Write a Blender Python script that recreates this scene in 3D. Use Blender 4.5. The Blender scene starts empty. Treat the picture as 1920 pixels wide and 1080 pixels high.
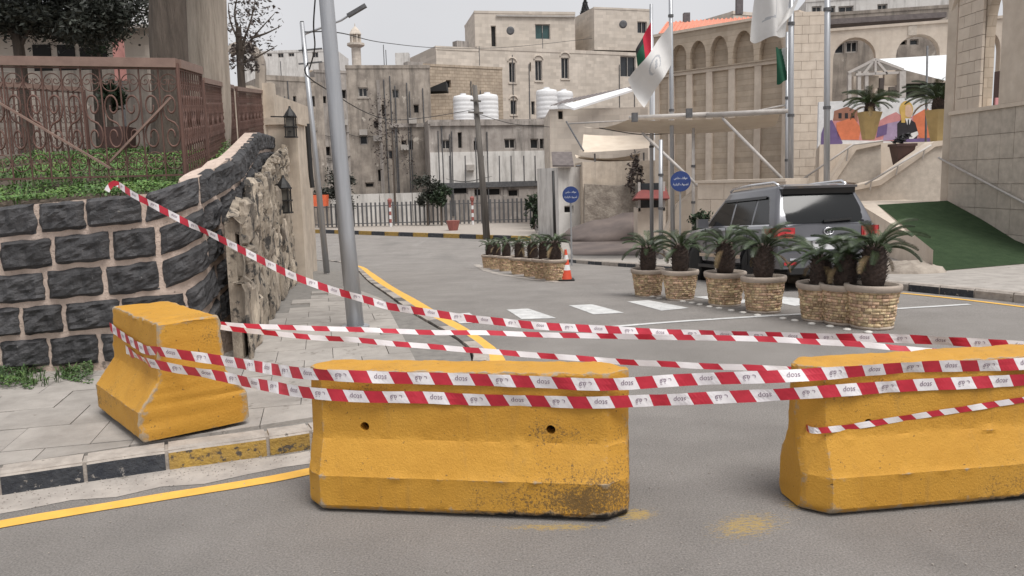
import bpy, bmesh, math, random
from mathutils import Vector, Matrix, noise
random.seed(7)
R = math.radians
C = bpy.context.scene.collection
SC = bpy.context.scene

# ------------------------------------------------------------------ camera
FPX = 1500.0                       # focal length in pixels of a 1920 wide frame
PITCH = math.atan(200 / FPX)
ROLL = R(1.5)
CAM = Vector((0, 0, 1.87))
_f = Vector((0, math.cos(PITCH), -math.sin(PITCH)))
_r = Vector((1, 0, 0)); _u = Vector((0, math.sin(PITCH), math.cos(PITCH)))
_R = _r * math.cos(ROLL) - _u * math.sin(ROLL)
_U = _u * math.cos(ROLL) + _r * math.sin(ROLL)
cd = bpy.data.cameras.new('camera'); cam = bpy.data.objects.new('camera', cd); C.objects.link(cam)
cd.sensor_width = 36; cd.lens = 36 * FPX / 1920; cd.clip_end = 3000; cd.clip_start = 0.05
m = Matrix((_R, _U, -_f)).transposed().to_4x4(); m.translation = CAM
cam.matrix_world = m
SC.camera = cam

# ------------------------------------------------------------------ sky, sun, exposure
SUN_EL, SUN_AZ = 64, 140           # high soft sun behind cloud, off to the right of the camera
w = bpy.data.worlds.new('World'); SC.world = w; w.use_nodes = True
nt = w.node_tree; bg = nt.nodes['Background']
sky = nt.nodes.new('ShaderNodeTexSky'); sky.sky_type = 'NISHITA'; sky.sun_disc = False
sky.sun_elevation = R(SUN_EL); sky.sun_rotation = R(SUN_AZ); sky.dust_density = 6; sky.air_density = 1.2
hs = nt.nodes.new('ShaderNodeHueSaturation'); hs.inputs['Saturation'].default_value = 0.25
mx = nt.nodes.new('ShaderNodeMix'); mx.data_type = 'RGBA'; mx.inputs[0].default_value = 0.86
tc = nt.nodes.new('ShaderNodeTexCoord'); cn = nt.nodes.new('ShaderNodeTexNoise')
cn.inputs['Scale'].default_value = 1.5; cn.inputs['Detail'].default_value = 5
cr = nt.nodes.new('ShaderNodeValToRGB')
cr.color_ramp.elements[0].position = .3; cr.color_ramp.elements[0].color = (5.15, 5.19, 5.42, 1)
cr.color_ramp.elements[1].position = .75; cr.color_ramp.elements[1].color = (6.45, 6.43, 6.58, 1)
nt.links.new(tc.outputs['Generated'], cn.inputs['Vector']); nt.links.new(cn.outputs['Fac'], cr.inputs['Fac'])
nt.links.new(sky.outputs[0], hs.inputs['Color']); nt.links.new(hs.outputs[0], mx.inputs[6])
nt.links.new(cr.outputs[0], mx.inputs[7]); nt.links.new(mx.outputs[2], bg.inputs['Color'])
bg.inputs['Strength'].default_value = 0.1
sd = bpy.data.lights.new('sun', 'SUN'); sd.energy = 2.4; sd.angle = R(30); sd.color = (1, .97, .93)
so = bpy.data.objects.new('sun', sd); C.objects.link(so)
so.rotation_euler = (R(90 - SUN_EL), 0, R(180 - SUN_AZ) + R(0))
vs = SC.view_settings; vs.view_transform = 'Standard'; vs.look = 'None'; vs.exposure = 0.38; vs.gamma = 1; vs.use_curve_mapping = False

# ------------------------------------------------------------------ terrain and projection helpers
SL = 0.065
def G(y):
    if y < 9.5: return 0.0
    if y < 14.5: return -SL * (y - 9.5) ** 2 / 10
    if y < 28: return -SL * 2.5 - SL * (y - 14.5)
    if y < 36: return -SL * 16 - SL * ((y - 28) - (y - 28) ** 2 / 16)
    return -SL * 20
def ray(px, py): return _f + _R * ((px - 960) / FPX) - _U * ((py - 540) / FPX)
def P(px, py, Y):
    d = ray(px, py); return CAM + d * (Y / d.y)
def gp(px, py, dz=0.0):
    d = ray(px, py); lo, hi = 1.0, 400.0
    for _ in range(60):
        md = (lo + hi) / 2; t = md / d.y
        if CAM.z + d.z * t > G(md) + dz: lo = md
        else: hi = md
    return Vector((d.x * lo / d.y, lo, G(lo) + dz))
def hit(px, py, A, B):
    """pixel ray against the vertical plane through plan points A and B"""
    d = ray(px, py); ex, ey = B[0] - A[0], B[1] - A[1]; nx, ny = -ey, ex
    t = ((A[0] - CAM.x) * nx + (A[1] - CAM.y) * ny) / (d.x * nx + d.y * ny)
    return CAM + d * t

# ------------------------------------------------------------------ mesh building helpers
class MB:
    def __init__(s): s.v = []; s.f = []; s.m = []; s.uv = None
    def add(s, vs, fs, mi=0):
        o = len(s.v); s.v += [tuple(v) for v in vs]; s.f += [tuple(i + o for i in f) for f in fs]; s.m += [mi] * len(fs); return s
    def box(s, c, size, rz=0.0, mi=0, rot=None, taper=1.0):
        hx, hy, hz = size[0] / 2, size[1] / 2, size[2] / 2
        M = rot if rot is not None else Matrix.Rotation(rz, 3, 'Z'); c = Vector(c)
        vs = [c + M @ Vector((x * (taper if z > 0 else 1), y * (taper if z > 0 else 1), z)) for z in (-hz, hz) for x, y in ((-hx, -hy), (hx, -hy), (hx, hy), (-hx, hy))]
        return s.add(vs, [(3, 2, 1, 0), (4, 5, 6, 7), (0, 1, 5, 4), (1, 2, 6, 5), (2, 3, 7, 6), (3, 0, 4, 7)], mi)
    def bar(s, a, b, w, h=None, mi=0):
        a, b = Vector(a), Vector(b); d = b - a; L = d.length
        q = d.to_track_quat('Z', 'Y').to_matrix()
        return s.box((a + b) / 2, (w, h or w, L), rot=q, mi=mi)
    def tube(s, pts, r, n=8, mi=0, caps=True):
        pts = [Vector(p) for p in pts]; k = len(pts); rs = r if isinstance(r, (list, tuple)) else [r] * k
        up = None; vs = []
        for i, p in enumerate(pts):
            t = (pts[min(i + 1, k - 1)] - pts[max(i - 1, 0)]).normalized()
            if up is None:
                up = Vector((0, 0, 1)) if abs(t.z) < .9 else Vector((1, 0, 0))
            x = up.cross(t)
            if x.length < 1e-6: x = Vector((0, 1, 0)).cross(t)
            x.normalize(); y = t.cross(x); up = y
            for j in range(n):
                a = 2 * math.pi * j / n; vs.append(p + (x * math.cos(a) + y * math.sin(a)) * rs[i])
        fs = [(i * n + j, i * n + (j + 1) % n, (i + 1) * n + (j + 1) % n, (i + 1) * n + j) for i in range(k - 1) for j in range(n)]
        if caps: fs += [tuple(range(n - 1, -1, -1)), tuple((k - 1) * n + j for j in range(n))]
        return s.add(vs, fs, mi)
    def lathe(s, prof, c=(0, 0, 0), n=20, mi=0):
        c = Vector(c); vs = [c + Vector((r * math.cos(2 * math.pi * j / n), r * math.sin(2 * math.pi * j / n), z)) for r, z in prof for j in range(n)]
        k = len(prof)
        fs = [(i * n + j, i * n + (j + 1) % n, (i + 1) * n + (j + 1) % n, (i + 1) * n + j) for i in range(k - 1) for j in range(n)]
        fs += [tuple(range(n - 1, -1, -1)), tuple((k - 1) * n + j for j in range(n))]
        return s.add(vs, fs, mi)
    def prism(s, poly, vec, mi=0):
        """polygon of 3-D points extruded by vec"""
        n = len(poly); vec = Vector(vec); a = [Vector(p) for p in poly]; b = [p + vec for p in a]
        return s.add(a + b, [tuple(range(n - 1, -1, -1)), tuple(range(n, 2 * n))] + [(i, (i + 1) % n, n + (i + 1) % n, n + i) for i in range(n)], mi)
    def build(s, name, mat, parent=None, smooth=False, loc=None, fix=False):
        o0 = Vector(loc) if loc is not None else (parent.location.copy() if parent is not None else Vector((0, 0, 0)))
        if loc is not None and parent is not None: pass
        me = bpy.data.meshes.new(name)
        me.from_pydata([(v[0] - o0.x, v[1] - o0.y, v[2] - o0.z) for v in s.v], [], s.f)
        mats = mat if isinstance(mat, (list, tuple)) else [mat]
        for mm in mats: me.materials.append(mm)
        if len(mats) > 1: me.polygons.foreach_set('material_index', s.m)
        if smooth: me.polygons.foreach_set('use_smooth', [True] * len(s.f))
        if fix:
            bm = bmesh.new(); bm.from_mesh(me); bmesh.ops.recalc_face_normals(bm, faces=bm.faces); bm.to_mesh(me); bm.free()
        me.update()
        o = bpy.data.objects.new(name, me); C.objects.link(o)
        if parent is not None:
            o.parent = parent
            if loc is not None: o.location = o0 - root_loc(parent)
        elif loc is not None: o.location = o0
        return o
def root_loc(p): return p.location.copy() if p.parent is None else p.location + root_loc(p.parent)
def sub(mb, name, mat, parent, **k):
    """a sub-part: its parent is itself a part; vertices are in the root's world frame"""
    o = mb.build(name, mat, None, **k)
    wl = root_loc(parent)
    for v in o.data.vertices: v.co -= wl
    o.parent = parent; return o
def tag(o, label=None, cat=None, group=None, kind=None):
    if label: o['label'] = label
    if cat: o['category'] = cat
    if group: o['group'] = group
    if kind: o['kind'] = kind
    return o
def thing(name, loc, label, cat, group=None):
    o = bpy.data.objects.new(name, None); C.objects.link(o); o.location = loc; o.empty_display_size = .2
    return tag(o, label, cat, group)
def inst(name, mesh, parent, loc=(0, 0, 0), rot=None, scale=None):
    """an object that shares mesh data; loc is in the parent's frame"""
    o = bpy.data.objects.new(name, mesh); C.objects.link(o)
    if parent is not None: o.parent = parent
    o.location = loc
    if rot is not None: o.rotation_euler = rot
    if scale is not None: o.scale = scale
    return o
def copy_tree(o, parent=None):
    c = o.copy(); C.objects.link(c); c.parent = parent
    for ch in list(o.children): copy_tree(ch, c)
    return c
def structure(mb, name, mat, **k): return tag(mb.build(name, mat, **k), kind='structure')
def catmull(pts, n):
    out = []; k = len(pts)
    for i in range(k - 1):
        p0, p1, p2, p3 = pts[max(i - 1, 0)], pts[i], pts[i + 1], pts[min(i + 2, k - 1)]
        for j in range(n):
            t = j / n
            out.append(.5 * ((2 * p1) + (p2 - p0) * t + (2 * p0 - 5 * p1 + 4 * p2 - p3) * t * t + (3 * p1 - p0 - 3 * p2 + p3) * t ** 3))
    out.append(pts[-1].copy()); return out
class Path:
    def __init__(s, pts):
        s.p = pts; s.d = [0.0]
        for a, b in zip(pts, pts[1:]): s.d.append(s.d[-1] + (b - a).length)
        s.L = s.d[-1]
    def at(s, t):
        t = max(0, min(s.L, t)); i = 0
        lo, hi = 0, len(s.d) - 2
        while lo < hi:
            mid = (lo + hi + 1) // 2
            if s.d[mid] <= t: lo = mid
            else: hi = mid - 1
        i = lo; seg = s.d[i + 1] - s.d[i] or 1e-9
        a, b = s.p[i], s.p[i + 1]
        return a.lerp(b, (t - s.d[i]) / seg), (b - a).normalized()
def nz(v, sc=1.0, seed=0.0): return noise.noise(Vector((v[0] * sc + seed, v[1] * sc - seed * .7, v[2] * sc + seed * 1.3)))

# ------------------------------------------------------------------ materials
def N(nt, t, **k):
    n = nt.nodes.new('ShaderNode' + t)
    for a, b in k.items(): setattr(n, a, b)
    return n
def mat(name, c1, c2=None, scale=4.0, rough=.85, bump=.25, bscale=30.0, rnd=.0, metal=0.0, stretch=(1, 1, 1), coat=0.0,
        spots=None, spot_scale=12, spot_at=.68, detail=6, brick=None, streak=None, spec=.5, bdist=.01, trans=0.0, isl=0.0):
    mt = bpy.data.materials.new(name); mt.use_nodes = True; nt = mt.node_tree; L = nt.links.new
    b = nt.nodes['Principled BSDF']; b.inputs['Roughness'].default_value = rough; b.inputs['Metallic'].default_value = metal
    b.inputs['Coat Weight'].default_value = coat; b.inputs['Specular IOR Level'].default_value = spec
    c1 = (*c1, 1); c2 = (*(c2 or tuple(x * .75 for x in c1[:3])), 1)
    tcn = N(nt, 'TexCoord'); mp = N(nt, 'Mapping'); mp.inputs['Scale'].default_value = stretch
    L(tcn.outputs['Object'], mp.inputs['Vector'])
    n1 = N(nt, 'TexNoise'); n1.inputs['Scale'].default_value = scale; n1.inputs['Detail'].default_value = detail; n1.inputs['Roughness'].default_value = .62
    L(mp.outputs[0], n1.inputs['Vector'])
    rp = N(nt, 'ValToRGB'); rp.color_ramp.elements[0].position = .32; rp.color_ramp.elements[1].position = .68
    rp.color_ramp.elements[0].color = c2; rp.color_ramp.elements[1].color = c1
    L(n1.outputs['Fac'], rp.inputs['Fac']); col = rp.outputs['Color']; hgt = None
    def mix(fac, a, bcol, mode='MIX'):
        q = N(nt, 'Mix', data_type='RGBA', blend_type=mode)
        for sock, val in ((q.inputs[0], fac), (q.inputs[6], a), (q.inputs[7], bcol)):
            if hasattr(val, 'links'): L(val, sock)
            else: sock.default_value = val
        return q.outputs[2]
    if brick:                                  # (width, height, mortar colour, mortar size)
        bw, bh, mc, ms = brick
        bt = N(nt, 'TexBrick'); bt.inputs['Scale'].default_value = 1; bt.inputs['Brick Width'].default_value = bw; bt.inputs['Row Height'].default_value = bh
        bt.inputs['Mortar Size'].default_value = ms; bt.inputs['Color1'].default_value = (.78, .78, .78, 1); bt.inputs['Color2'].default_value = (1.0, 1.0, 1.0, 1)
        bt.inputs['Mortar'].default_value = (*mc, 1); bt.inputs['Mortar Smooth'].default_value = .2
        sx = N(nt, 'SeparateXYZ'); cx = N(nt, 'CombineXYZ'); ad = N(nt, 'Math', operation='ADD')
        L(tcn.outputs['Object'], sx.inputs[0]); L(sx.outputs[0], ad.inputs[0]); L(sx.outputs[1], ad.inputs[1])
        L(ad.outputs[0], cx.inputs[0]); L(sx.outputs[2], cx.inputs[1]); L(cx.outputs[0], bt.inputs['Vector'])
        col = mix(1.0, col, bt.outputs['Color'], 'MULTIPLY'); hgt = bt.outputs['Fac']
    if streak:                                 # (colour, amount): rain streaks and stains running down the wall
        sm = N(nt, 'Mapping'); sm.inputs['Scale'].default_value = (1.3, 1.3, .16); L(tcn.outputs['Object'], sm.inputs['Vector'])
        sn = N(nt, 'TexNoise'); sn.inputs['Scale'].default_value = 1.6; sn.inputs['Detail'].default_value = 8; sn.inputs['Roughness'].default_value = .7
        L(sm.outputs[0], sn.inputs['Vector']); sr = N(nt, 'ValToRGB')
        sr.color_ramp.elements[0].position = .48; sr.color_ramp.elements[0].color = (0, 0, 0, 1); sr.color_ramp.elements[1].position = .72; sr.color_ramp.elements[1].color = (streak[1],) * 3 + (1,)
        L(sn.outputs['Fac'], sr.inputs['Fac']); col = mix(sr.outputs['Color'], col, (*streak[0], 1))
    if spots:
        sn = N(nt, 'TexNoise'); sn.inputs['Scale'].default_value = spot_scale; sn.inputs['Detail'].default_value = 8; sn.inputs['Roughness'].default_value = .7
        L(tcn.outputs['Object'], sn.inputs['Vector']); sr = N(nt, 'ValToRGB')
        sr.color_ramp.elements[0].position = spot_at; sr.color_ramp.elements[0].color = (0, 0, 0, 1); sr.color_ramp.elements[1].position = min(1, spot_at + .05); sr.color_ramp.elements[1].color = (1, 1, 1, 1)
        L(sn.outputs['Fac'], sr.inputs['Fac']); col = mix(sr.outputs['Color'], col, (*spots, 1))
    if rnd:
        oi = N(nt, 'ObjectInfo'); mr = N(nt, 'MapRange'); mr.inputs['To Min'].default_value = 1 - rnd; mr.inputs['To Max'].default_value = 1 + rnd
        L(oi.outputs['Random'], mr.inputs['Value']); hv = N(nt, 'HueSaturation'); L(mr.outputs[0], hv.inputs['Value']); L(col, hv.inputs['Color']); col = hv.outputs['Color']
    if isl:
        gi = N(nt, 'NewGeometry'); mr = N(nt, 'MapRange'); mr.inputs['To Min'].default_value = 1 - isl; mr.inputs['To Max'].default_value = 1 + isl
        L(gi.outputs['Random Per Island'], mr.inputs['Value']); hv = N(nt, 'HueSaturation'); L(mr.outputs[0], hv.inputs['Value'])
        m2 = N(nt, 'MapRange'); m2.inputs['To Min'].default_value = .48; m2.inputs['To Max'].default_value = .52; mu = N(nt, 'Math', operation='FRACT'); mm = N(nt, 'Math', operation='MULTIPLY'); mm.inputs[1].default_value = 7.3
        L(gi.outputs['Random Per Island'], mm.inputs[0]); L(mm.outputs[0], mu.inputs[0]); L(mu.outputs[0], m2.inputs['Value']); L(m2.outputs[0], hv.inputs['Hue']); L(col, hv.inputs['Color']); col = hv.outputs['Color']
    L(col, b.inputs['Base Color'])
    if bump:
        n2 = N(nt, 'TexNoise'); n2.inputs['Scale'].default_value = bscale; n2.inputs['Detail'].default_value = 8; n2.inputs['Roughness'].default_value = .65
        L(mp.outputs[0], n2.inputs['Vector']); bp = N(nt, 'Bump'); bp.inputs['Strength'].default_value = bump; bp.inputs['Distance'].default_value = bdist
        h = n2.outputs['Fac']
        if hgt is not None:
            sb = N(nt, 'Math', operation='SUBTRACT'); L(h, sb.inputs[0]); L(hgt, sb.inputs[1]); h = sb.outputs[0]
        L(h, bp.inputs['Height']); L(bp.outputs[0], b.inputs['Normal'])
    if trans:
        b.inputs['Transmission Weight'].default_value = trans
    return mt
def leafmat(name, c1, c2, rough=.6):
    mt = mat(name, c1, c2, scale=2.0, rough=rough, bump=0, rnd=.12, isl=.45); return mt

K = {}
K['basalt'] = mat('basalt', (.072, .070, .073), (.024, .024, .026), 9, .7, .8, 22, rnd=.38, bdist=.03, spots=(.17, .16, .15), spot_scale=16, spot_at=.64)
K['mortar'] = mat('mortar', (.66, .53, .45), (.47, .375, .315), 7, .95, .9, 30, spots=(.20, .165, .14), spot_scale=9, spot_at=.62, bdist=.02)
K['limerough'] = mat('rough_limestone', (.58, .495, .39), (.21, .172, .14), 4.5, .95, 1.0, 14, rnd=.25, stretch=(1, 1, .35), spots=(.06, .055, .05), spot_scale=4.0, spot_at=.535, bdist=.05, streak=((.075, .068, .062), .95))
K['cream'] = mat('cream_plaster', (.66, .57, .47), (.50, .42, .34), 3, .9, .5, 25, streak=((.22, .19, .16), .5))
K['paving'] = mat('paving_slab', (.39, .36, .33), (.27, .248, .226), 3.5, .92, .5, 50, rnd=.10, spots=(.21, .19, .17), spot_scale=4, spot_at=.60)
K['joint'] = mat('paving_bed', (.24, .225, .205), (.16, .15, .14), 8, .95, .4, 60)
K['kerb_black'] = mat('kerb_black_paint', (.024, .028, .038), (.060, .064, .072), 12, .75, 1.0, 25, spots=(.36, .33, .30), spot_scale=13, spot_at=.60, rnd=.2, bdist=.02)
K['kerb_yellow'] = mat('kerb_yellow_paint', (.46, .29, .06), (.33, .21, .06), 11, .8, 1.0, 25, spots=(.085, .07, .055), spot_scale=12, spot_at=.555, rnd=.15, bdist=.02)
K['kerb_grey'] = mat('kerb_faded_grey', (.20, .185, .17), (.13, .12, .112), 9, .9, .9, 30, rnd=.3)
K['kerb_stone'] = mat('kerb_bare_concrete', (.46, .415, .37), (.30, .265, .235), 9, .95, .9, 30, spots=(.16, .145, .13), spot_scale=9, spot_at=.62)
K['gutter'] = mat('dusty_gutter', (.44, .40, .36), (.30, .27, .245), 5, .95, .6, 30, spots=(.2, .18, .16), spot_scale=4, spot_at=.62)
K['rust'] = mat('rusty_brown_iron', (.165, .088, .068), (.090, .048, .038), 12, .7, .4, 60, rnd=.15)
K['railtop'] = mat('dull_brown_rail_paint', (.27, .18, .145), (.20, .13, .105), 6, .6, .2, 60)
K['grass'] = leafmat('ground_cover_green', (.13, .235, .05), (.05, .105, .026))
K['weed'] = leafmat('weed_green', (.075, .135, .035), (.028, .058, .017))
K['soil'] = mat('garden_soil', (.13, .10, .075), (.075, .058, .045), 6, .98, .8, 20)
K['bark'] = mat('grey_bark', (.165, .132, .108), (.065, .052, .043), 3, .95, 1.0, 14, stretch=(3, 3, .35), bdist=.04)
K['bark2'] = mat('pale_bark', (.58, .50, .42), (.34, .29, .24), 3, .95, 1.0, 12, stretch=(3, 3, .3), bdist=.04)
K['olive'] = leafmat('olive_leaf', (.052, .058, .044), (.022, .026, .020))
K['drygreen'] = leafmat('sparse_leaf', (.11, .085, .075), (.06, .05, .045))
K['dark_leaf'] = leafmat('dark_leaf', (.030, .055, .022), (.014, .028, .012))
K['cypress'] = leafmat('cypress_leaf', (.020, .020, .022), (.010, .010, .011))
K['palm_leaf'] = mat('palm_leaflet', (.058, .088, .032), (.024, .042, .017), 2.5, .45, 0, rnd=.35, isl=.35)
K['palm_dry'] = mat('dry_palm_leaflet', (.24, .17, .085), (.13, .09, .05), 2.5, .7, 0, rnd=.3, isl=.3)
K['palm_trunk'] = mat('palm_trunk', (.135, .098, .082), (.05, .037, .032), 9, .95, 1.0, 25, bdist=.03)
K['steel'] = mat('galvanised_steel', (.46, .47, .49), (.37, .38, .40), 3, .42, .08, 60, metal=.55, stretch=(6, 6, .5))
K['steel_dark'] = mat('dark_steel', (.16, .16, .165), (.09, .09, .095), 6, .6, .2, 40, metal=.3)
K['pipe'] = mat('pale_painted_pipe', (.52, .49, .46), (.40, .37, .35), 5, .55, .2, 40)
K['wood'] = mat('weathered_pole_wood', (.17, .155, .14), (.09, .08, .072), 3, .9, .6, 18, stretch=(6, 6, .3))
K['black'] = mat('black_iron', (.022, .021, .021), (.014, .014, .014), 6, .6, .3, 40)
K['lamp_glass'] = mat('dusty_lamp_glass', (.16, .15, .13), (.10, .095, .085), 6, .3, 0)
K['tape_w'] = mat('tape_white', (.83, .80, .81), (.76, .72, .74), 10, .38, .25, 55, bdist=.004)
K['tape_r'] = mat('tape_red', (.56, .030, .055), (.45, .022, .042), 10, .35, .25, 55, bdist=.004)
K['tape_ink'] = mat('tape_ink', (.22, .16, .21), (.30, .23, .29), 10, .5, 0)
K['line_w'] = mat('white_road_paint', (.66, .66, .65), (.46, .46, .455), 6, .8, .3, 60, spots=(.24, .24, .24), spot_scale=10, spot_at=.60)
K['line_y'] = mat('yellow_road_paint', (.80, .46, .085), (.68, .38, .07), 7, .8, .3, 60, spots=(.30, .24, .16), spot_scale=14, spot_at=.66)
K['stud'] = mat('pale_road_stud', (.68, .66, .62), (.5, .48, .45), 9, .6, .2, 40)
K['clad'] = mat('tan_ledge_stone', (.78, .59, .39), (.46, .32, .195), 14, .9, .8, 30, bdist=.012, isl=.36)
K['potrim'] = mat('pot_rim_concrete', (.52, .44, .37), (.40, .335, .28), 6, .92, .5, 40)
K['cone_o'] = mat('cone_orange', (.75, .10, .045), (.62, .08, .04), 6, .5, .05)
K['white'] = mat('white_plastic', (.80, .80, .81), (.70, .70, .71), 3, .45, .05)
K['whitew'] = mat('whitewashed_wall', (.72, .70, .67), (.60, .575, .545), 1.5, .9, .3, 20, streak=((.20, .185, .17), .75))
K['greyplaster'] = mat('grey_weathered_plaster', (.45, .41, .375), (.27, .24, .22), 1.2, .92, .4, 15, streak=((.10, .09, .082), .9), spots=(.55, .51, .47), spot_scale=1.2, spot_at=.63)
K['brownplaster'] = mat('brown_weathered_plaster', (.44, .385, .33), (.22, .19, .165), 1.1, .93, .5, 12, streak=((.10, .088, .078), .9), spots=(.52, .47, .41), spot_scale=1.3, spot_at=.62)
K['tanblock'] = mat('tan_stone_block', (.55, .455, .355), (.40, .325, .25), 1.6, .92, .4, 20, brick=(.62, .27, (.55, .52, .5), .02), streak=((.26, .21, .17), .4))
K['creamstone'] = mat('cream_stone', (.70, .625, .545), (.60, .53, .455), .7, .9, .3, 18, brick=(.85, .34, (.86, .85, .84), .012), streak=((.40, .35, .30), .35))
K['palestone'] = mat('pale_dressed_stone', (.66, .575, .485), (.54, .46, .38), 2.2, .9, .5, 22, rnd=.05, streak=((.36, .30, .25), .3))
K['arcstone'] = mat('arcade_stone', (.585, .49, .39), (.45, .37, .285), 1.8, .92, .5, 14, brick=(.5, .25, (.72, .70, .68), .012), streak=((.30, .25, .2), .35))
K['dado'] = mat('grey_tan_slab', (.56, .495, .425), (.42, .37, .315), 5, .92, .7, 30, rnd=.07)
K['greyroof'] = mat('dirty_roof_screed', (.36, .335, .31), (.24, .22, .20), 1, .95, .4, 10)
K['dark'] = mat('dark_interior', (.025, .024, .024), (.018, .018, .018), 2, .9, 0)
K['glass'] = mat('window_glass', (.035, .04, .045), (.02, .022, .026), 2, .12, 0)
K['tealglass'] = mat('teal_window_glass', (.05, .11, .11), (.03, .07, .07), 2, .15, 0)
K['frame'] = mat('window_frame', (.45, .42, .39), (.36, .33, .3), 4, .6, 0)
K['redtile'] = mat('salmon_roof_tile', (.68, .27, .18), (.54, .20, .13), 4, .8, .3, 12)
K['canvas'] = mat('beige_canvas', (.70, .61, .50), (.60, .51, .41), 1.5, .9, .15, 30)
K['metalroof'] = mat('white_sheet_roof', (.74, .76, .77), (.62, .64, .65), .9, .5, .1, 20)
K['brownroof'] = mat('brown_corrugated_sheet', (.17, .145, .14), (.10, .085, .082), 4, .7, .4, 12)
K['carpet'] = mat('green_artificial_turf', (.056, .088, .045), (.040, .066, .034), 5, 1.0, 1.0, 260, bdist=.02, spec=.1)
K['dirt'] = mat('brown_alley_ground', (.18, .145, .13), (.10, .082, .078), .7, .97, .6, 8)
K['roughstone'] = mat('rubble_stone', (.44, .385, .325), (.22, .185, .155), 3, .95, 1.0, 8, bdist=.05)
K['blue'] = mat('sign_blue', (.025, .055, .20), (.02, .045, .17), 6, .4, 0)
K['signwhite'] = mat('sign_white', (.78, .80, .84), (.70, .72, .76), 6, .5, 0)
K['flag_w'] = mat('flag_white', (.66, .65, .64), (.60, .59, .58), 3, .85, .1, 40)
K['flag_r'] = mat('flag_red', (.50, .02, .05), (.42, .015, .04), 3, .85, .1, 40)
K['flag_g'] = mat('flag_green', (.008, .085, .045), (.006, .065, .035), 3, .85, .1, 40)
K['flag_k'] = mat('flag_black', (.02, .02, .022), (.015, .015, .016), 3, .85, .1, 40)
K['emblem'] = mat('flag_emblem', (.42, .43, .45), (.38, .39, .41), 3, .85, 0)
K['bollred'] = mat('post_red', (.36, .12, .10), (.26, .09, .08), 5, .6, .1)
K['orange'] = mat('orange_plastic', (.80, .16, .06), (.65, .12, .05), 4, .5, .1)
K['maroon'] = mat('maroon_roof', (.22, .05, .045), (.16, .04, .035), 4, .7, .2)
K['brownpot'] = mat('dark_brown_pot', (.085, .042, .036), (.055, .028, .024), 5, .5, .1)
K['pink'] = mat('faded_red_cloth', (.52, .25, .22), (.38, .18, .16), 4, .9, .2)
def paint(name, c): K[name] = mat(name, c, tuple(x * .8 for x in c), 5, .85, .1, 30)
paint('mural_orange', (.72, .22, .11)); paint('mural_pink', (.66, .30, .31)); paint('mural_purple', (.17, .12, .27)); paint('mural_gold', (.68, .46, .14))
paint('mural_black', (.03, .028, .035)); paint('mural_skin', (.72, .50, .36)); paint('mural_white', (.80, .81, .83)); paint('mural_brown', (.35, .17, .12)); paint('mural_lilac', (.42, .33, .5))
paint('pot_gold', (.42, .31, .14))

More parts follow.
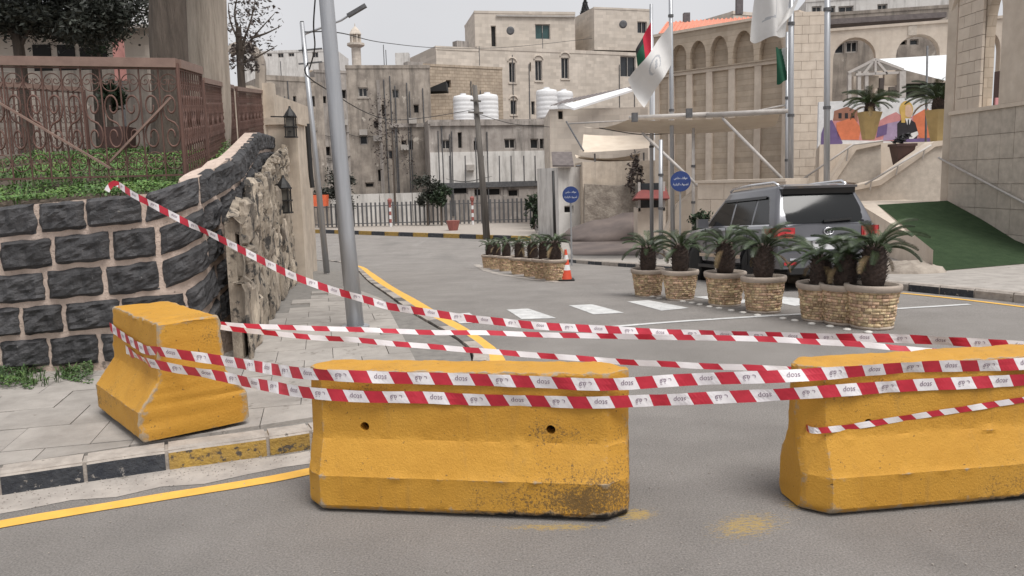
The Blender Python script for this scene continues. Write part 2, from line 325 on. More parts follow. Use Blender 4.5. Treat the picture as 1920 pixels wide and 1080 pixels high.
def asphalt():
    mt = bpy.data.materials.new('worn_asphalt'); mt.use_nodes = True; nt = mt.node_tree; L = nt.links.new; b = nt.nodes['Principled BSDF']
    b.inputs['Roughness'].default_value = .92; b.inputs['Specular IOR Level'].default_value = .3
    t = N(nt, 'TexCoord')
    def nse(sc, det=6, ro=.6, st=None):
        n = N(nt, 'TexNoise'); n.inputs['Scale'].default_value = sc; n.inputs['Detail'].default_value = det; n.inputs['Roughness'].default_value = ro
        if st:
            mp = N(nt, 'Mapping'); mp.inputs['Scale'].default_value = st; L(t.outputs['Object'], mp.inputs['Vector']); L(mp.outputs[0], n.inputs['Vector'])
        else: L(t.outputs['Object'], n.inputs['Vector'])
        return n.outputs['Fac']
    def ramp(f, a, ca, bb, cb):
        r = N(nt, 'ValToRGB'); e = r.color_ramp.elements; e[0].position = a; e[0].color = (*ca, 1); e[1].position = bb; e[1].color = (*cb, 1); L(f, r.inputs['Fac']); return r.outputs['Color']
    def mix(f, a, c, mode='MIX'):
        q = N(nt, 'Mix', data_type='RGBA', blend_type=mode)
        for s, v in ((q.inputs[0], f), (q.inputs[6], a), (q.inputs[7], c)):
            if hasattr(v, 'links'): L(v, s)
            else: s.default_value = v
        return q.outputs[2]
    col = ramp(nse(.9, 8, .65), .3, (.225, .21, .197), .7, (.305, .285, .268))
    col = mix(1.0, col, ramp(nse(85, 4, .8), .34, (.60, .60, .60), .66, (1.32, 1.31, 1.30)), 'MULTIPLY')
    v = N(nt, 'TexVoronoi'); v.inputs['Scale'].default_value = 48; L(t.outputs['Object'], v.inputs['Vector'])
    col = mix(ramp(v.outputs['Distance'], .10, (.55, .55, .55), .17, (0, 0, 0)), col, (.36, .345, .33, 1))
    col = mix(ramp(nse(2.2, 9, .72), .60, (0, 0, 0), .74, (.5, .5, .5)), col, (.27, .25, .23, 1))      # pale dust patches
    col = mix(ramp(nse(6, 9, .75), .66, (0, 0, 0), .71, (.55, .55, .55)), col, (.085, .082, .082, 1))   # tar spots
    col = mix(ramp(nse(.55, 4, .55, (1.0, .35, 1)), .56, (0, 0, 0), .70, (.32, .32, .32)), col, (.13, .125, .12, 1))   # darker worn patches
    col = mix(ramp(nse(1.1, 6, .6, (2.2, .18, 1)), .60, (0, 0, 0), .72, (.30, .30, .30)), col, (.34, .325, .31, 1))   # pale polished wheel tracks
    col = mix(ramp(nse(17, 6, .75), .685, (0, 0, 0), .72, (.7, .7, .7)), col, (.37, .35, .325, 1))   # grit
    # yellow paint rubbed off on the road beside the barriers
    def blob(cx, cy, rx, ry, rot, dens):
        mp = N(nt, 'Mapping'); mp.vector_type = 'TEXTURE'; mp.inputs['Location'].default_value = (cx, cy, 0); mp.inputs['Rotation'].default_value = (0, 0, rot); mp.inputs['Scale'].default_value = (rx, ry, 1e3)
        L(t.outputs['Object'], mp.inputs['Vector']); ln = N(nt, 'VectorMath', operation='LENGTH'); L(mp.outputs[0], ln.inputs[0])
        mr = N(nt, 'MapRange'); mr.inputs['From Min'].default_value = 1; mr.inputs['From Max'].default_value = .2; L(ln.outputs['Value'], mr.inputs['Value'])
        a = N(nt, 'Math', operation='MULTIPLY_ADD'); a.inputs[1].default_value = .235; L(mr.outputs[0], a.inputs[0]); L(nse(34, 10, .85, (.6, 2.0, 1)), a.inputs[2])
        return ramp(a.outputs[0], .70 - dens * .5, (0, 0, 0), .74 - dens * .5, (.8, .8, .8))
    for bl in SCUFFS: col = mix(blob(*bl), col, (.50, .345, .11, 1))
    L(col, b.inputs['Base Color'])
    bp = N(nt, 'Bump'); bp.inputs['Strength'].default_value = 1.0; bp.inputs['Distance'].default_value = .014; L(nse(70, 5, .8), bp.inputs['Height']); L(bp.outputs[0], b.inputs['Normal'])
    return mt
_s1, _s2, _s3, _s4 = gp(1190, 965), gp(1040, 988), gp(1400, 985), gp(1500, 945)
SCUFFS = [(_s1.x, _s1.y, .24, .16, .2, .05), (_s2.x, _s2.y, .6, .10, -.05, .01), (_s3.x, _s3.y, .5, .30, .5, 0.0), (_s4.x, _s4.y, .2, .14, .4, .05)]
K['asphalt'] = asphalt()

# ================================================================== the ground
def sheet(name, mt, x0, x1, ys, dz, nx=2, f=None):
    mb = MB(); xs = [x0 + (x1 - x0) * i / nx for i in range(nx + 1)]
    vs = [(x, y, (f or G)(y) + dz) for y in ys for x in xs]; n = nx + 1
    mb.add(vs, [(j * n + i, j * n + i + 1, (j + 1) * n + i + 1, (j + 1) * n + i) for j in range(len(ys) - 1) for i in range(nx)])
    return structure(mb, name, mt, smooth=True)
YS = [-8, 0, 4] + [8 + .5 * i for i in range(57)] + [38, 45, 55, 70]
sheet('ground', K['dirt'], -900, 900, YS + [100, 200, 500, 1500], -.03)
sheet('road', K['asphalt'], -30, 22, YS[:-1] + [56], 0.0)

def ribbon(mb, pts, wdt, dz=.004, jit=0.0, seg=.25):
    """a flat strip that follows the ground; pts are plan points of its middle"""
    pa = Path(catmull([Vector((p[0], p[1], 0)) for p in pts], 10)); n = max(2, int(pa.L / seg)); vs = []
    for i in range(n + 1):
        p, t = pa.at(pa.L * i / n); nr = Vector((t.y, -t.x, 0)); wd = wdt(i / n) if callable(wdt) else wdt
        for s in (-1, 1):
            q = p + nr * (s * wd / 2 + random.uniform(-jit, jit)); vs.append((q.x, q.y, G(q.y) + dz))
    mb.add(vs, [(2 * i, 2 * i + 1, 2 * i + 3, 2 * i + 2) for i in range(n)]); return mb

# left kerb: plan path of its road face, from beyond the left frame edge round the corner and up the street
_kp = [gp(-330, 985), gp(0, 930), gp(315, 882), gp(585, 842)]
_kq = [gp(895, 662), gp(778, 590), gp(708, 540), gp(676, 510), gp(655, 500), gp(600, 493), gp(480, 490)]
_a, _b = _kp[-1], _kq[0]
_kc = [Vector((_a.x + .62, _a.y + .36, 0)), Vector((_b.x + .02, _a.y + 1.05, 0)), Vector((_b.x + .16, _b.y - 1.1, 0))]
KERB = Path(catmull([Vector((p.x, p.y, 0)) for p in _kp + _kc + _kq], 12))
KW, KH = .16, .15
bed = MB()
n = int(KERB.L / .2); ring = []
for i in range(n + 1):
    p, t = KERB.at(KERB.L * i / n); nr = Vector((t.y, -t.x, 0)); q0 = p - nr * .012; q1 = p - nr * (KW - .01)
    ring += [(q0.x, q0.y, G(q0.y) - .05), (q0.x, q0.y, G(q0.y) + KH - .014), (q1.x, q1.y, G(q1.y) + KH - .014)]
bed.add(ring, [(3 * i + a, 3 * i + 3 + a, 3 * i + 4 + a, 3 * i + 1 + a) for i in range(n) for a in (0, 1)])
kerb_l = structure(bed, 'kerb_left', K['kerb_stone'])
def kerb_block(path, s0, s1, parent, mts, h=KH, wd=KW, name='kerb_stone', bare=False):
    mb = MB(); k = 3; vs = []
    sec = [(0, -.06), (0, h - .03), (-.03, h), (-wd, h), (-wd, -.06)]
    for i in range(k + 1):
        p, t = path.at(s0 + (s1 - s0) * i / k); nr = Vector((t.y, -t.x, 0))
        for a, z in sec:
            j = .005 * nz((p.x * 6, p.y * 6, z * 20)); q = p + nr * (a + j); vs.append((q.x, q.y, G(q.y) + z + j))
    m5 = len(sec); mb.add(vs, [(i * m5 + j, (i + 1) * m5 + j, (i + 1) * m5 + j + 1, i * m5 + j + 1) for i in range(k) for j in range(m5 - 1)])
    mb.m = [0 if (f % (m5 - 1)) == 0 else (1 if bare else 0) for f in range(len(mb.f))]
    mb.add([vs[j] for j in range(m5)], [tuple(range(m5))]); mb.add([vs[k * m5 + j] for j in range(m5)], [tuple(range(m5 - 1, -1, -1))])
    return mb.build(name, mts, parent)
def near_s(px, py):
    g = gp(px, py); best = min(range(len(KERB.p)), key=lambda i: (KERB.p[i] - Vector((g.x, g.y, 0))).length); return KERB.d[best]
cuts = [near_s(px, py) for px, py in ((-330, 985), (-160, 957), (0, 930), (158, 906), (320, 881), (512, 852), (585, 842))]
cols = ['kerb_yellow', 'kerb_yellow', 'kerb_black', 'kerb_black', 'kerb_yellow', 'kerb_yellow']
while cuts[-1] + .5 < KERB.L: cuts.append(cuts[-1] + .52); cols.append(['kerb_grey', 'kerb_stone', 'kerb_stone', 'kerb_grey', 'kerb_stone'][len(cols) % 5])
for i in range(len(cuts) - 1):
    kerb_block(KERB, cuts[i] + .012, cuts[i + 1] - .012, kerb_l, [K[cols[i]], K['kerb_stone']], bare=i < 6)

# pavement slabs clipped against the kerb's inner side (the corner is convex)
halfp = []
ns = 60
for i in range(ns):
    p, t = KERB.at(KERB.L * i / (ns - 1)); nr = Vector((t.y, -t.x, 0)); halfp.append((p - nr * (KW + .012), nr))
def clip(poly, planes):
    for q, nr in planes:
        out = []
        for i in range(len(poly)):
            a, b = poly[i], poly[(i + 1) % len(poly)]; da, db = (a - q).dot(nr), (b - q).dot(nr)
            if da <= 0: out.append(a)
            if (da < 0 < db) or (db < 0 < da): out.append(a + (b - a) * (da / (da - db)))
        poly = out
        if len(poly) < 3: return []
    return poly
bedm = MB(); xs = []
for i in range(ns):
    q = halfp[i][0]; xs.append((q.x, q.y))
bedv = [(x, y, G(y) + KH - .03) for x, y in xs] + [(min(x - .1, -9), y + .3, G(y) + KH - .03) for x, y in xs]
bedm.add(bedv, [(i, i + 1, ns + i + 1, ns + i) for i in range(ns - 1)])
pav = structure(bedm, 'pavement_left', K['joint'])
ang = math.atan2(1, -.235) - math.pi / 2; TS = .56; rngt = random.Random(3)
U0 = Vector((math.cos(ang), math.sin(ang), 0)); V0 = Vector((-math.sin(ang), math.cos(ang), 0)); org = Vector((-2.0, 5.0, 0))
for iv in range(-5, 34):
    for iu in range(-12, 8):
        o = org + U0 * (iu * TS + (.28 if iv % 2 else 0)) + V0 * iv * TS; g = .0035
        c = o + (U0 + V0) * TS / 2
        if c.y < 3.5 or c.y > 21 or c.x < -6.3: continue
        if c.y > 9 and c.x < -3.2 - .215 * (c.y - 9): continue
        if c.y > 8.4 and c.x < -3.3: continue
        poly = clip([o + U0 * g + V0 * g, o + U0 * (TS - g) + V0 * g, o + (U0 + V0) * (TS - g), o + U0 * g + V0 * (TS - g)], halfp)
        if len(poly) < 3: continue
        area = abs(sum(poly[k].x * poly[(k + 1) % len(poly)].y - poly[(k + 1) % len(poly)].x * poly[k].y for k in range(len(poly)))) / 2
        if area < .01: continue
        dz = rngt.uniform(-.003, .003); mb = MB()
        mb.prism([(p.x, p.y, G(p.y) + KH - .05) for p in poly], (0, 0, .046 + dz)); mb.build('paving_slab', K['paving'], pav)

mb = MB()
ribbon(mb, [KERB.at(s)[0] + Vector((KERB.at(s)[1].y, -KERB.at(s)[1].x, 0)) * .17 for s in [near_s(-330, 985) + .3 * i for i in range(12)]], .34, .003, .05)
structure(mb, 'gutter', K['gutter'])
mb = MB(); ribbon(mb, [gp(-330, 1050), gp(-100, 1008), gp(0, 984), gp(285, 936), gp(570, 887)] + [Vector((KERB.at(s)[0].x + KERB.at(s)[1].y * d, KERB.at(s)[0].y - KERB.at(s)[1].x * d, 0)) for s, d in
     ((near_s(585, 842) + .7, .32), (near_s(585, 842) + 1.5, .24))] + [gp(917, 665), gp(792, 585), gp(722, 540), gp(686, 512), gp(664, 499), gp(600, 490.5), gp(480, 487)], lambda f: 0.125 + .27 * min(1, max(0, f - .12) * 9), .005, .003, .12)
structure(mb, 'yellow_edge_line_left', K['line_y'])

# crossing stripes, the stop line, the right edge line
def stripe(name, quad, mt, dz=.005):
    mb = MB(); p = [gp(*q) for q in quad]; k = 6; vs = []
    for i in range(k + 1):
        for a, b in ((p[0], p[3]), (p[1], p[2])):
            q = a.lerp(b, i / k); vs.append((q.x, q.y, G(q.y) + dz))
    mb.add(vs, [(2 * i, 2 * i + 1, 2 * i + 3, 2 * i + 2) for i in range(k)]); return structure(mb, name, mt)
for q in ([(950, 581), (990, 579), (1043, 597), (978, 599)], [(1066, 573), (1110, 571), (1170, 587), (1113, 590)], [(1176, 566), (1215, 563), (1292, 578), (1240, 583)],
          [(1300, 557), (1340, 555), (1420, 566), (1375, 571)], [(1425, 562), (1470, 557), (1560, 566), (1490, 574)], [(838, 590), (880, 587), (905, 605), (862, 607)]):
    stripe('crossing_stripe', q, K['line_w'])
mb = MB(); ribbon(mb, [gp(1115, 616), gp(1250, 605), gp(1420, 594), gp(1620, 583), gp(1818, 571)], .10, .006, .004); structure(mb, 'white_stop_line', K['line_w'])
mb = MB(); ribbon(mb, [gp(1690, 550), gp(1760, 557), gp(1920, 576), gp(2100, 600)], .10, .006, .003); structure(mb, 'yellow_edge_line_right', K['line_y'])
mb = MB(); ribbon(mb, [gp(893, 496), gp(920, 510), gp(985, 522), gp(1050, 530)], .22, .006, .03); structure(mb, 'pale_median_edge', K['gutter'])

# right pavement and its kerb
_rk = [gp(2150, 601), gp(1920, 569), gp(1800, 556), gp(1690, 545), gp(1600, 538), gp(1480, 530), gp(1240, 506), gp(1085, 494), gp(1010, 478), gp(960, 462)]
RK = Path(catmull([Vector((p.x, p.y, 0)) for p in _rk], 10))
PD = .14
mb = MB(); nk = 60; vs = []
for i in range(nk + 1):
    p, t = RK.at(RK.L * i / nk)
    vs += [(p.x + .02, p.y, G(p.y) + PD - .012), (30 + p.x, p.y + 1.0, G(p.y) + PD - .012)]
mb.add(vs, [(2 * i, 2 * i + 1, 2 * i + 3, 2 * i + 2) for i in range(nk)])
pav_r = structure(mb, 'pavement_right', K['paving'])
kerb_r = structure(MB().add([(p.x + .02, p.y, G(p.y) - .04) for p in RK.p] + [(p.x + .02, p.y, G(p.y) + PD - .03) for p in RK.p], [(i, i + 1, len(RK.p) + i + 1, len(RK.p) + i) for i in range(len(RK.p) - 1)]), 'kerb_right', K['kerb_stone'])
s = 0; i = 0
def rblock(s0, s1, mts):
    rev = Path(list(reversed(RK.p))); return kerb_block(rev, RK.L - s1, RK.L - s0, kerb_r, mts, PD, .15, bare=True)
_rev = Path(list(reversed(RK.p)))
while s + .6 < RK.L and i < 70:
    # the pavement lies on the right of the street, so the block is laid along the reversed path
    mbm = [K['kerb_black' if (i // 2) % 2 == 0 else 'kerb_stone'], K['kerb_stone']]
    p0, t0 = RK.at(s + .01); p1, t1 = RK.at(s + .59); q = MB(); vs = []
    for p, t in ((p0, t0), (p1, t1)):
        nr = Vector((t.y, -t.x, 0))
        for a, z in ((0, -.05), (0, PD - .03), (.03, PD), (.16, PD), (.16, -.05)): vs.append((p.x + nr.x * a, p.y + nr.y * a, G(p.y) + z))
    q.add(vs, [(0, 1, 6, 5)], 0); q.add(vs, [(1, 2, 7, 6), (2, 3, 8, 7), (3, 4, 9, 8), (0, 4, 3, 2, 1), (5, 6, 7, 8, 9)], 1)
    q.build('kerb_stone', mbm, kerb_r); s += .6; i += 1

# far side of the street: pavement, black and yellow kerb
FY = gp(760, 442).y
def farpt(px): return P(px, 440, 1).x
mb = MB(); x0, x1 = -30, 3.0
fk0, fk1, fk2 = gp(540, 436), gp(760, 443), gp(1010, 452)
FK = Path(catmull([Vector((fk0.x - 8, fk0.y + 1.2, 0)), Vector((fk0.x, fk0.y, 0)), Vector((fk1.x, fk1.y, 0)), Vector((fk2.x, fk2.y, 0))], 12)); vs = []
for i in range(31):
    p, t = FK.at(FK.L * i / 30); vs += [(p.x, p.y + .05, G(p.y) + .2), (p.x, p.y + 14, G(p.y) + .2)]
mb.add(vs, [(2 * i, 2 * i + 1, 2 * i + 3, 2 * i + 2) for i in range(30)]); pav_f = structure(mb, 'pavement_far', K['kerb_stone'])
kerb_f = structure(MB().add([(p.x, p.y + .04, G(p.y) - .05) for p in FK.p] + [(p.x, p.y + .04, G(p.y) + .2) for p in FK.p], [(i, i + 1, len(FK.p) + i + 1, len(FK.p) + i) for i in range(len(FK.p) - 1)]), 'kerb_far', K['kerb_stone'])
s = 0; i = 0
while s + 1.3 < FK.L:
    p0, t = FK.at(s + .02); p1, _ = FK.at(s + 1.28); d = (p1 - p0)
    q = MB(); c = (p0 + p1) / 2; q.box((c.x, c.y, G(c.y) + .12), (d.length, .2, .24), rz=math.atan2(d.y, d.x))
    q.build('kerb_stone', K['kerb_black' if i % 2 else 'kerb_yellow'], kerb_f); s += 1.3; i += 1
# alley floor on the right
mb = MB(); al = [gp(1075, 478, .15), gp(1245, 478, .15), gp(1260, 420, .15), gp(1220, 392, .15), gp(1080, 396, .15), gp(1060, 430, .15)]
ax = sum(p.x for p in al) / 6; mb.add([(p.x, p.y, G(p.y) + .15) for p in al], [(0, 1, 2, 3, 4, 5)]); structure(mb, 'alley_ground', K['dirt'])

# ================================================================== left garden wall of dark basalt blocks
WP = [gp(-330, 712, .14), gp(0, 701, .14), gp(200, 697, .14), gp(320, 690, .14), gp(390, 680, .14), gp(424, 664, .14)]
wp = [Vector((p.x, p.y, 0)) for p in WP] + [Vector((-2.98, 8.75, 0)), Vector((-3.12, 9.6, 0)), Vector((-4.5, 15.2, 0)), Vector((-5.3, 18.6, 0))]
WALL = Path(catmull(wp, 12)); sC = WALL.d[12 * 5]              # arc length near the corner
sE = WALL.L
def wtop(s):
    """height of the wall's top along its length"""
    p, _ = WALL.at(s); f = (p.x + 4.9) / 2.0
    if p.y < 7.95 and s < sC: return 1.76 + .13 * max(-.4, min(1, f))
    if s < sC + .3: return 1.885 + .25 * min(1, max(0, (s - (sC - .75)) / 1.0))
    return min(2.14 + .135 * (p.y - 8.35), 2.75 + .05 * (p.y - 12.9))
gw = thing('garden_wall', (WALL.at(sC)[0].x, WALL.at(sC)[0].y, .14), 'curved retaining wall of dark rough basalt blocks in pale mortar', 'wall')
back = MB(); n = 90; vs = []
for i in range(n + 1):
    s = WALL.L * i / n; p, t = WALL.at(s); nr = Vector((t.y, -t.x, 0)); h = wtop(s); q = p - nr * .035; q2 = p - nr * .22
    vs += [(q.x, q.y, -.7), (q.x, q.y, h - .012), (q2.x, q2.y, h - .012), (q2.x, q2.y, -.7)]
back.add(vs, [(4 * i + a, 4 * i + 4 + a, 4 * i + 5 + a, 4 * i + 1 + a) for i in range(n) for a in (0, 1, 2)])
back.build('mortar_bed', K['mortar'], gw)
def stone_block(path, s0, s1, z00, z01, z10, z11, parent, mt, bulge=.055, seed=0.0, name='stone_block', n=9, rough=.05, off=0.0, vs_=1.0):
    """a rock-faced block on the wall face; z00,z01 bottom/top at s0, z10,z11 at s1"""
    mb = MB(); vs = []; ar = (s1 - s0) / max(.05, z01 - z00)
    for j in range(n + 1):
        for i in range(n + 1):
            u, v = i / n, j / n; eu, ev = min(u, 1 - u) * 2, min(v, 1 - v) * 2
            # uneven rounded outline
            ju = .05 * nz((v * 4, seed, 1)) if i in (0, n) else 0; jv = .06 * nz((u * 4, seed, 9)) if j in (0, n) else 0
            if i in (0, n) and j in (0, n): cr__ = .03 * abs(nz((i, j, seed * 3.1))) + .008; ju += cr__ * (1 if i == 0 else -1); jv += cr__ * (1 if j == 0 else -1)
            uu, vv = u + ju, v + jv
            s = s0 + (s1 - s0) * uu; p, t = path.at(s); nr = Vector((t.y, -t.x, 0))
            zb = z00 + (z10 - z00) * uu; zt = z01 + (z11 - z01) * uu; z = zb + (zt - zb) * vv
            edge = min(eu, ev); d = bulge * min(1, edge * 4.5) ** .5
            d += rough * (nz((u * ar * 1.9, v * 1.9 * vs_, seed)) + .7 * (.35 - abs(nz((u * ar * 2.7 + v, v * 2.7 * vs_ - u, seed + 4))) * 2) + .45 * nz((u * ar * 7, v * 7 * vs_, seed + 8))) * min(1, edge * 4 + .25)
            q = p + nr * (d - .028 + off); vs.append((q.x, q.y, z))
    fs = [(j * (n + 1) + i, j * (n + 1) + i + 1, (j + 1) * (n + 1) + i + 1, (j + 1) * (n + 1) + i) for j in range(n) for i in range(n)]
    mb.add(vs, fs)
    # side skirt into the mortar
    rim = [i for i in range(n + 1)] + [j * (n + 1) + n for j in range(1, n + 1)] + [n * (n + 1) + i for i in range(n - 1, -1, -1)] + [j * (n + 1) for j in range(n - 1, 0, -1)]
    b0 = len(mb.v)
    for k in rim:
        v = Vector(vs[k]); p, t = path.at((s0 + s1) / 2); nr = Vector((t.y, -t.x, 0)); mb.v.append(tuple(v - nr * .05))
    for a in range(len(rim)): mb.f.append((rim[(a + 1) % len(rim)], rim[a], b0 + a, b0 + (a + 1) % len(rim))); mb.m.append(0)
    return mb.build(name, mt, parent)
rw = random.Random(11); RHT = .325
seed = 0.0
for k in range(5):
    s = -.2 + rw.uniform(0, .2) + (.27 if k % 2 else 0)
    s = max(0.02, s)
    while s < WALL.L - .2:
        cur = WALL.at(s)[0]
        if k >= 4 and s > sC + 1.2: break
        L_ = rw.uniform(.42, .62) if s < sC - .5 else (rw.uniform(.32, .46) if s < sC + .4 else rw.uniform(.45, .7))
        g = rw.uniform(.03, .06); s1 = min(s + L_, WALL.L); a, b = wtop(s) - RHT * k, wtop(s1) - RHT * k; seed += 1.37
        gz = rw.uniform(.03, .05)
        stone_block(WALL, s, s1 - g, a - RHT + gz, a - rw.uniform(.004, .02), b - RHT + gz, b - rw.uniform(.004, .02), gw, K['basalt'], bulge=rw.uniform(.035, .06), seed=seed, rough=.032)
        s = s1

# rough pale limestone facing in front of the receding wall
lp = [Vector((-2.70, 8.02, 0)), Vector((-2.76, 8.4, 0)), Vector((-3.7, 12.8, 0)), Vector((-4.72, 17.4, 0))]
LIME = Path(catmull(lp, 12))
def ltop(s):
    y = LIME.at(s)[0].y; K_ = ((8.0, 1.60), (8.5, 1.72), (9.3, 1.93), (12, 2.12), (13.6, 2.38), (17.5, 2.75))
    for (a, za), (b_, zb_) in zip(K_, K_[1:]):
        if y <= b_: return za + (zb_ - za) * max(0, (y - a) / (b_ - a))
    return 2.75
lw = thing('limestone_facing', (lp[1].x, lp[1].y, .14), 'flaky pale limestone wall in front of dark wall, rising along pavement', 'wall')
back = MB(); n = 40; vs = []
for i in range(n + 1):
    s = LIME.L * i / n; p, t = LIME.at(s); nr = Vector((t.y, -t.x, 0)); h = ltop(s) - .08; q = p - nr * .06; q2 = p - nr * .16
    vs += [(q.x, q.y, -.9), (q.x, q.y, h), (q2.x, q2.y, h + .05), (q2.x, q2.y, -.9)]
back.add(vs, [(4 * i + a, 4 * i + 4 + a, 4 * i + 5 + a, 4 * i + 1 + a) for i in range(n) for a in (0, 1, 2)] + [(0, 1, 2, 3), (4 * n + 3, 4 * n + 2, 4 * n + 1, 4 * n)])
back.build('mortar_bed', K['limerough'], lw)
s = 0.0
while s < LIME.L - .1:
    wd = rw.uniform(.3, .7); s1 = min(s + wd, LIME.L); z = G(LIME.at(s)[0].y) + .1; top = ltop((s + s1) / 2)
    while z < top - .1:
        hh = rw.uniform(.35, .9); z1 = min(z + hh, top + rw.uniform(-.06, .1)); seed += 1.7
        stone_block(LIME, s, s1 - .012, z, z1 - .012, z, z1 - .012 + rw.uniform(0, .05), lw, K['limerough'], bulge=rw.uniform(.02, .045), seed=seed, n=10, rough=.05, name='rough_stone', off=rw.uniform(-.05, .03), vs_=.55)
        z = z1
    s = s1
# smooth cream end pier of the facing
pe = LIME.p[-1]
pier = thing('cream_end_pier', (pe.x, pe.y, G(pe.y)), 'narrow cream plaster pier ending the limestone wall', 'pier')
MB().box((pe.x - .1, pe.y + .35, 1.15), (.62, .62, 4.1)).build('shaft', K['cream'], pier)
MB().box((pe.x - .1, pe.y + .35, 3.27), (.72, .72, .14)).build('cap', K['cream'], pier)
# end wall running on behind the pier
hw = thing('side_house', (-6.6, 22, G(22)), 'narrow beige plaster wall with dark downpipe behind the cream pier', 'building')
MB().box((-6.65, 21.4, 1.2), (1.6, 5.2, 6.0)).build('wall', K['cream'], hw)
MB().tube([P(576, 232, 20.5), P(583, 330, 20.5), P(586, 352, 20.5)], .06).build('downpipe', K['black'], hw)

# lanterns on the limestone wall
def lantern(px, py, Y, label, sc=1.0):
    c = P(px, py, Y); t = thing('wall_lantern', c, label, 'lantern', 'black lanterns on the limestone wall')
    h = .30 * sc; w_ = .13 * sc; b = MB()
    for x in (-1, 1):
        for y in (-1, 1): b.box((c.x + x * w_, c.y + y * w_, c.z), (.02, .02, 2 * h))
    for z in (-h, 0, h): b.box((c.x, c.y, c.z + z), (2 * w_ + .05, 2 * w_ + .05, .025))
    b.lathe([(.05 * sc, -.0), (.05 * sc, .02)], (c.x, c.y - w_ - .012, c.z - .5 * h), 8)
    b.build('cage', K['black'], t)
    MB().box((c.x, c.y, c.z), (2 * w_ - .03, 2 * w_ - .03, 2 * h - .03)).build('pane', K['lamp_glass'], t)
    MB().lathe([(w_ * 1.5, h + .01), (w_ * 1.1, h + .08), (.03, h + .17), (.02, h + .22)], c, 8).build('cap', K['black'], t)
    MB().bar((c.x - w_, c.y, c.z + h), (c.x - .42, c.y + .05, c.z + h + .02), .025).build('bracket', K['black'], t)
lantern(533, 376, 13.6, 'black iron lantern low on the rough limestone wall', .68)
lantern(545, 238, 17.2, 'black iron lantern at the top of the cream pier', .7)

# ================================================================== garden behind the wall
def gz_(x, y): return 1.74 + .165 * max(0, min(y, 12.5) - 8) + .05 * nz((x, y, 0))
def gx(y): return WALL.at(sC)[0].x - .15 if y < 8.6 else -3.35 - .24 * (y - 9)
mb = MB(); vs = []; ys = [7.9 + .35 * i for i in range(45)]; nx = 18
for y in ys:
    xr = -3.2 if y < 8.8 else -3.3 - .245 * (y - 8.8); xr = min(xr, -3.15)
    for i in range(nx + 1): x = -20 + (xr + 20) * (i / nx) ** .6; vs.append((x, y + (0 if x < -3.6 else .1), gz_(x, y) if y > 8 else wtop(1) - .05))
mb.add(vs, [(j * (nx + 1) + i, j * (nx + 1) + i + 1, (j + 1) * (nx + 1) + i + 1, (j + 1) * (nx + 1) + i) for j in range(len(ys) - 1) for i in range(nx)])
structure(mb, 'garden_ground', K['soil'], smooth=True)
def blades(mb, c, n, r, h, rg, wide=.02):
    for _ in range(n):
        a = rg.uniform(0, 6.283); d = rg.uniform(0, r); x, y = c[0] + d * math.cos(a), c[1] + d * math.sin(a); z = c[2]
        b = rg.uniform(0, 6.283); tilt = rg.uniform(.2, 1.2); hh = h * rg.uniform(.5, 1.2); dx, dy = math.cos(b), math.sin(b); ww = wide * rg.uniform(.6, 1.5)
        mid = Vector((x + dx * hh * .35 * tilt, y + dy * hh * .35 * tilt, z + hh * .6)); tip = Vector((x + dx * hh * tilt, y + dy * hh * tilt, z + hh * (1 - .35 * tilt)))
        sd = Vector((-dy, dx, 0)) * ww; base = Vector((x, y, z - .02))
        mb.add([base, mid - sd, mid + sd, tip], [(0, 2, 1), (1, 2, 3)])
rg = random.Random(5); mb = MB()
def leaflet(mb, q, s_, rg):
    nrm = Vector((rg.gauss(0, .55), rg.gauss(0, .55) - .25, 1)).normalized(); a_ = nrm.cross(Vector((math.cos(rg.uniform(0, 6.28)), math.sin(rg.uniform(0, 6.28)), 0))).normalized(); b_ = nrm.cross(a_)
    mb.add([q - a_ * s_, q - b_ * s_ * .7, q + a_ * s_, q + b_ * s_ * .7], [(0, 1, 2, 3)])
for _ in range(26000):
    y = 7.92 + 4.3 * rg.random() ** 1.25; x = rg.uniform(-7.2, -3.32 - .24 * max(0, y - 8.8)); dn = nz((x * 1.3, y * 1.3, 2))
    if dn < -.28 and y > 8.5: continue
    if x > -3.62 and 8.35 < y: continue
    h = (.05 + .13 * max(0, dn + .25)) * rg.random() ** .5; z = gz_(x, y) if y > 8.35 else wtop(WALL.L * .2) - .03 + .05 * (x + 5) / 2
    leaflet(mb, Vector((x, y, z + h)), rg.uniform(.010, .022), rg)
for _ in range(160):
    y = rg.uniform(8.0, 12); x = rg.uniform(-7.0, -3.7 - .24 * max(0, y - 9)); blades(mb, (x, y, gz_(x, y)), 7, .08, .2, rg, .006)
tag(mb.build('ground_cover', K['grass']), 'green leafy ground cover on top of the basalt wall', 'ground cover', kind='stuff')
mb = MB()
for _ in range(7000):
    g = gp(rg.uniform(-160, 175), 732 - 42 * rg.random() ** .8, .14); dn = nz((g.x * 2.2, g.y * 2.2, 5))
    if dn < -.15 or (g.x > -3.95 and rg.random() < .6): continue
    leaflet(mb, g + Vector((0, 0, .14 * (dn + .3) * rg.random() ** .5)), rg.uniform(.009, .018), rg)
for _ in range(60):
    g = gp(rg.uniform(-160, 150), rg.uniform(694, 726), .14); blades(mb, g, 8, .06, .13, rg, .006)
tag(mb.build('pavement_weeds', K['weed']), 'dark green weeds growing at the foot of the basalt wall', 'weeds', kind='stuff')

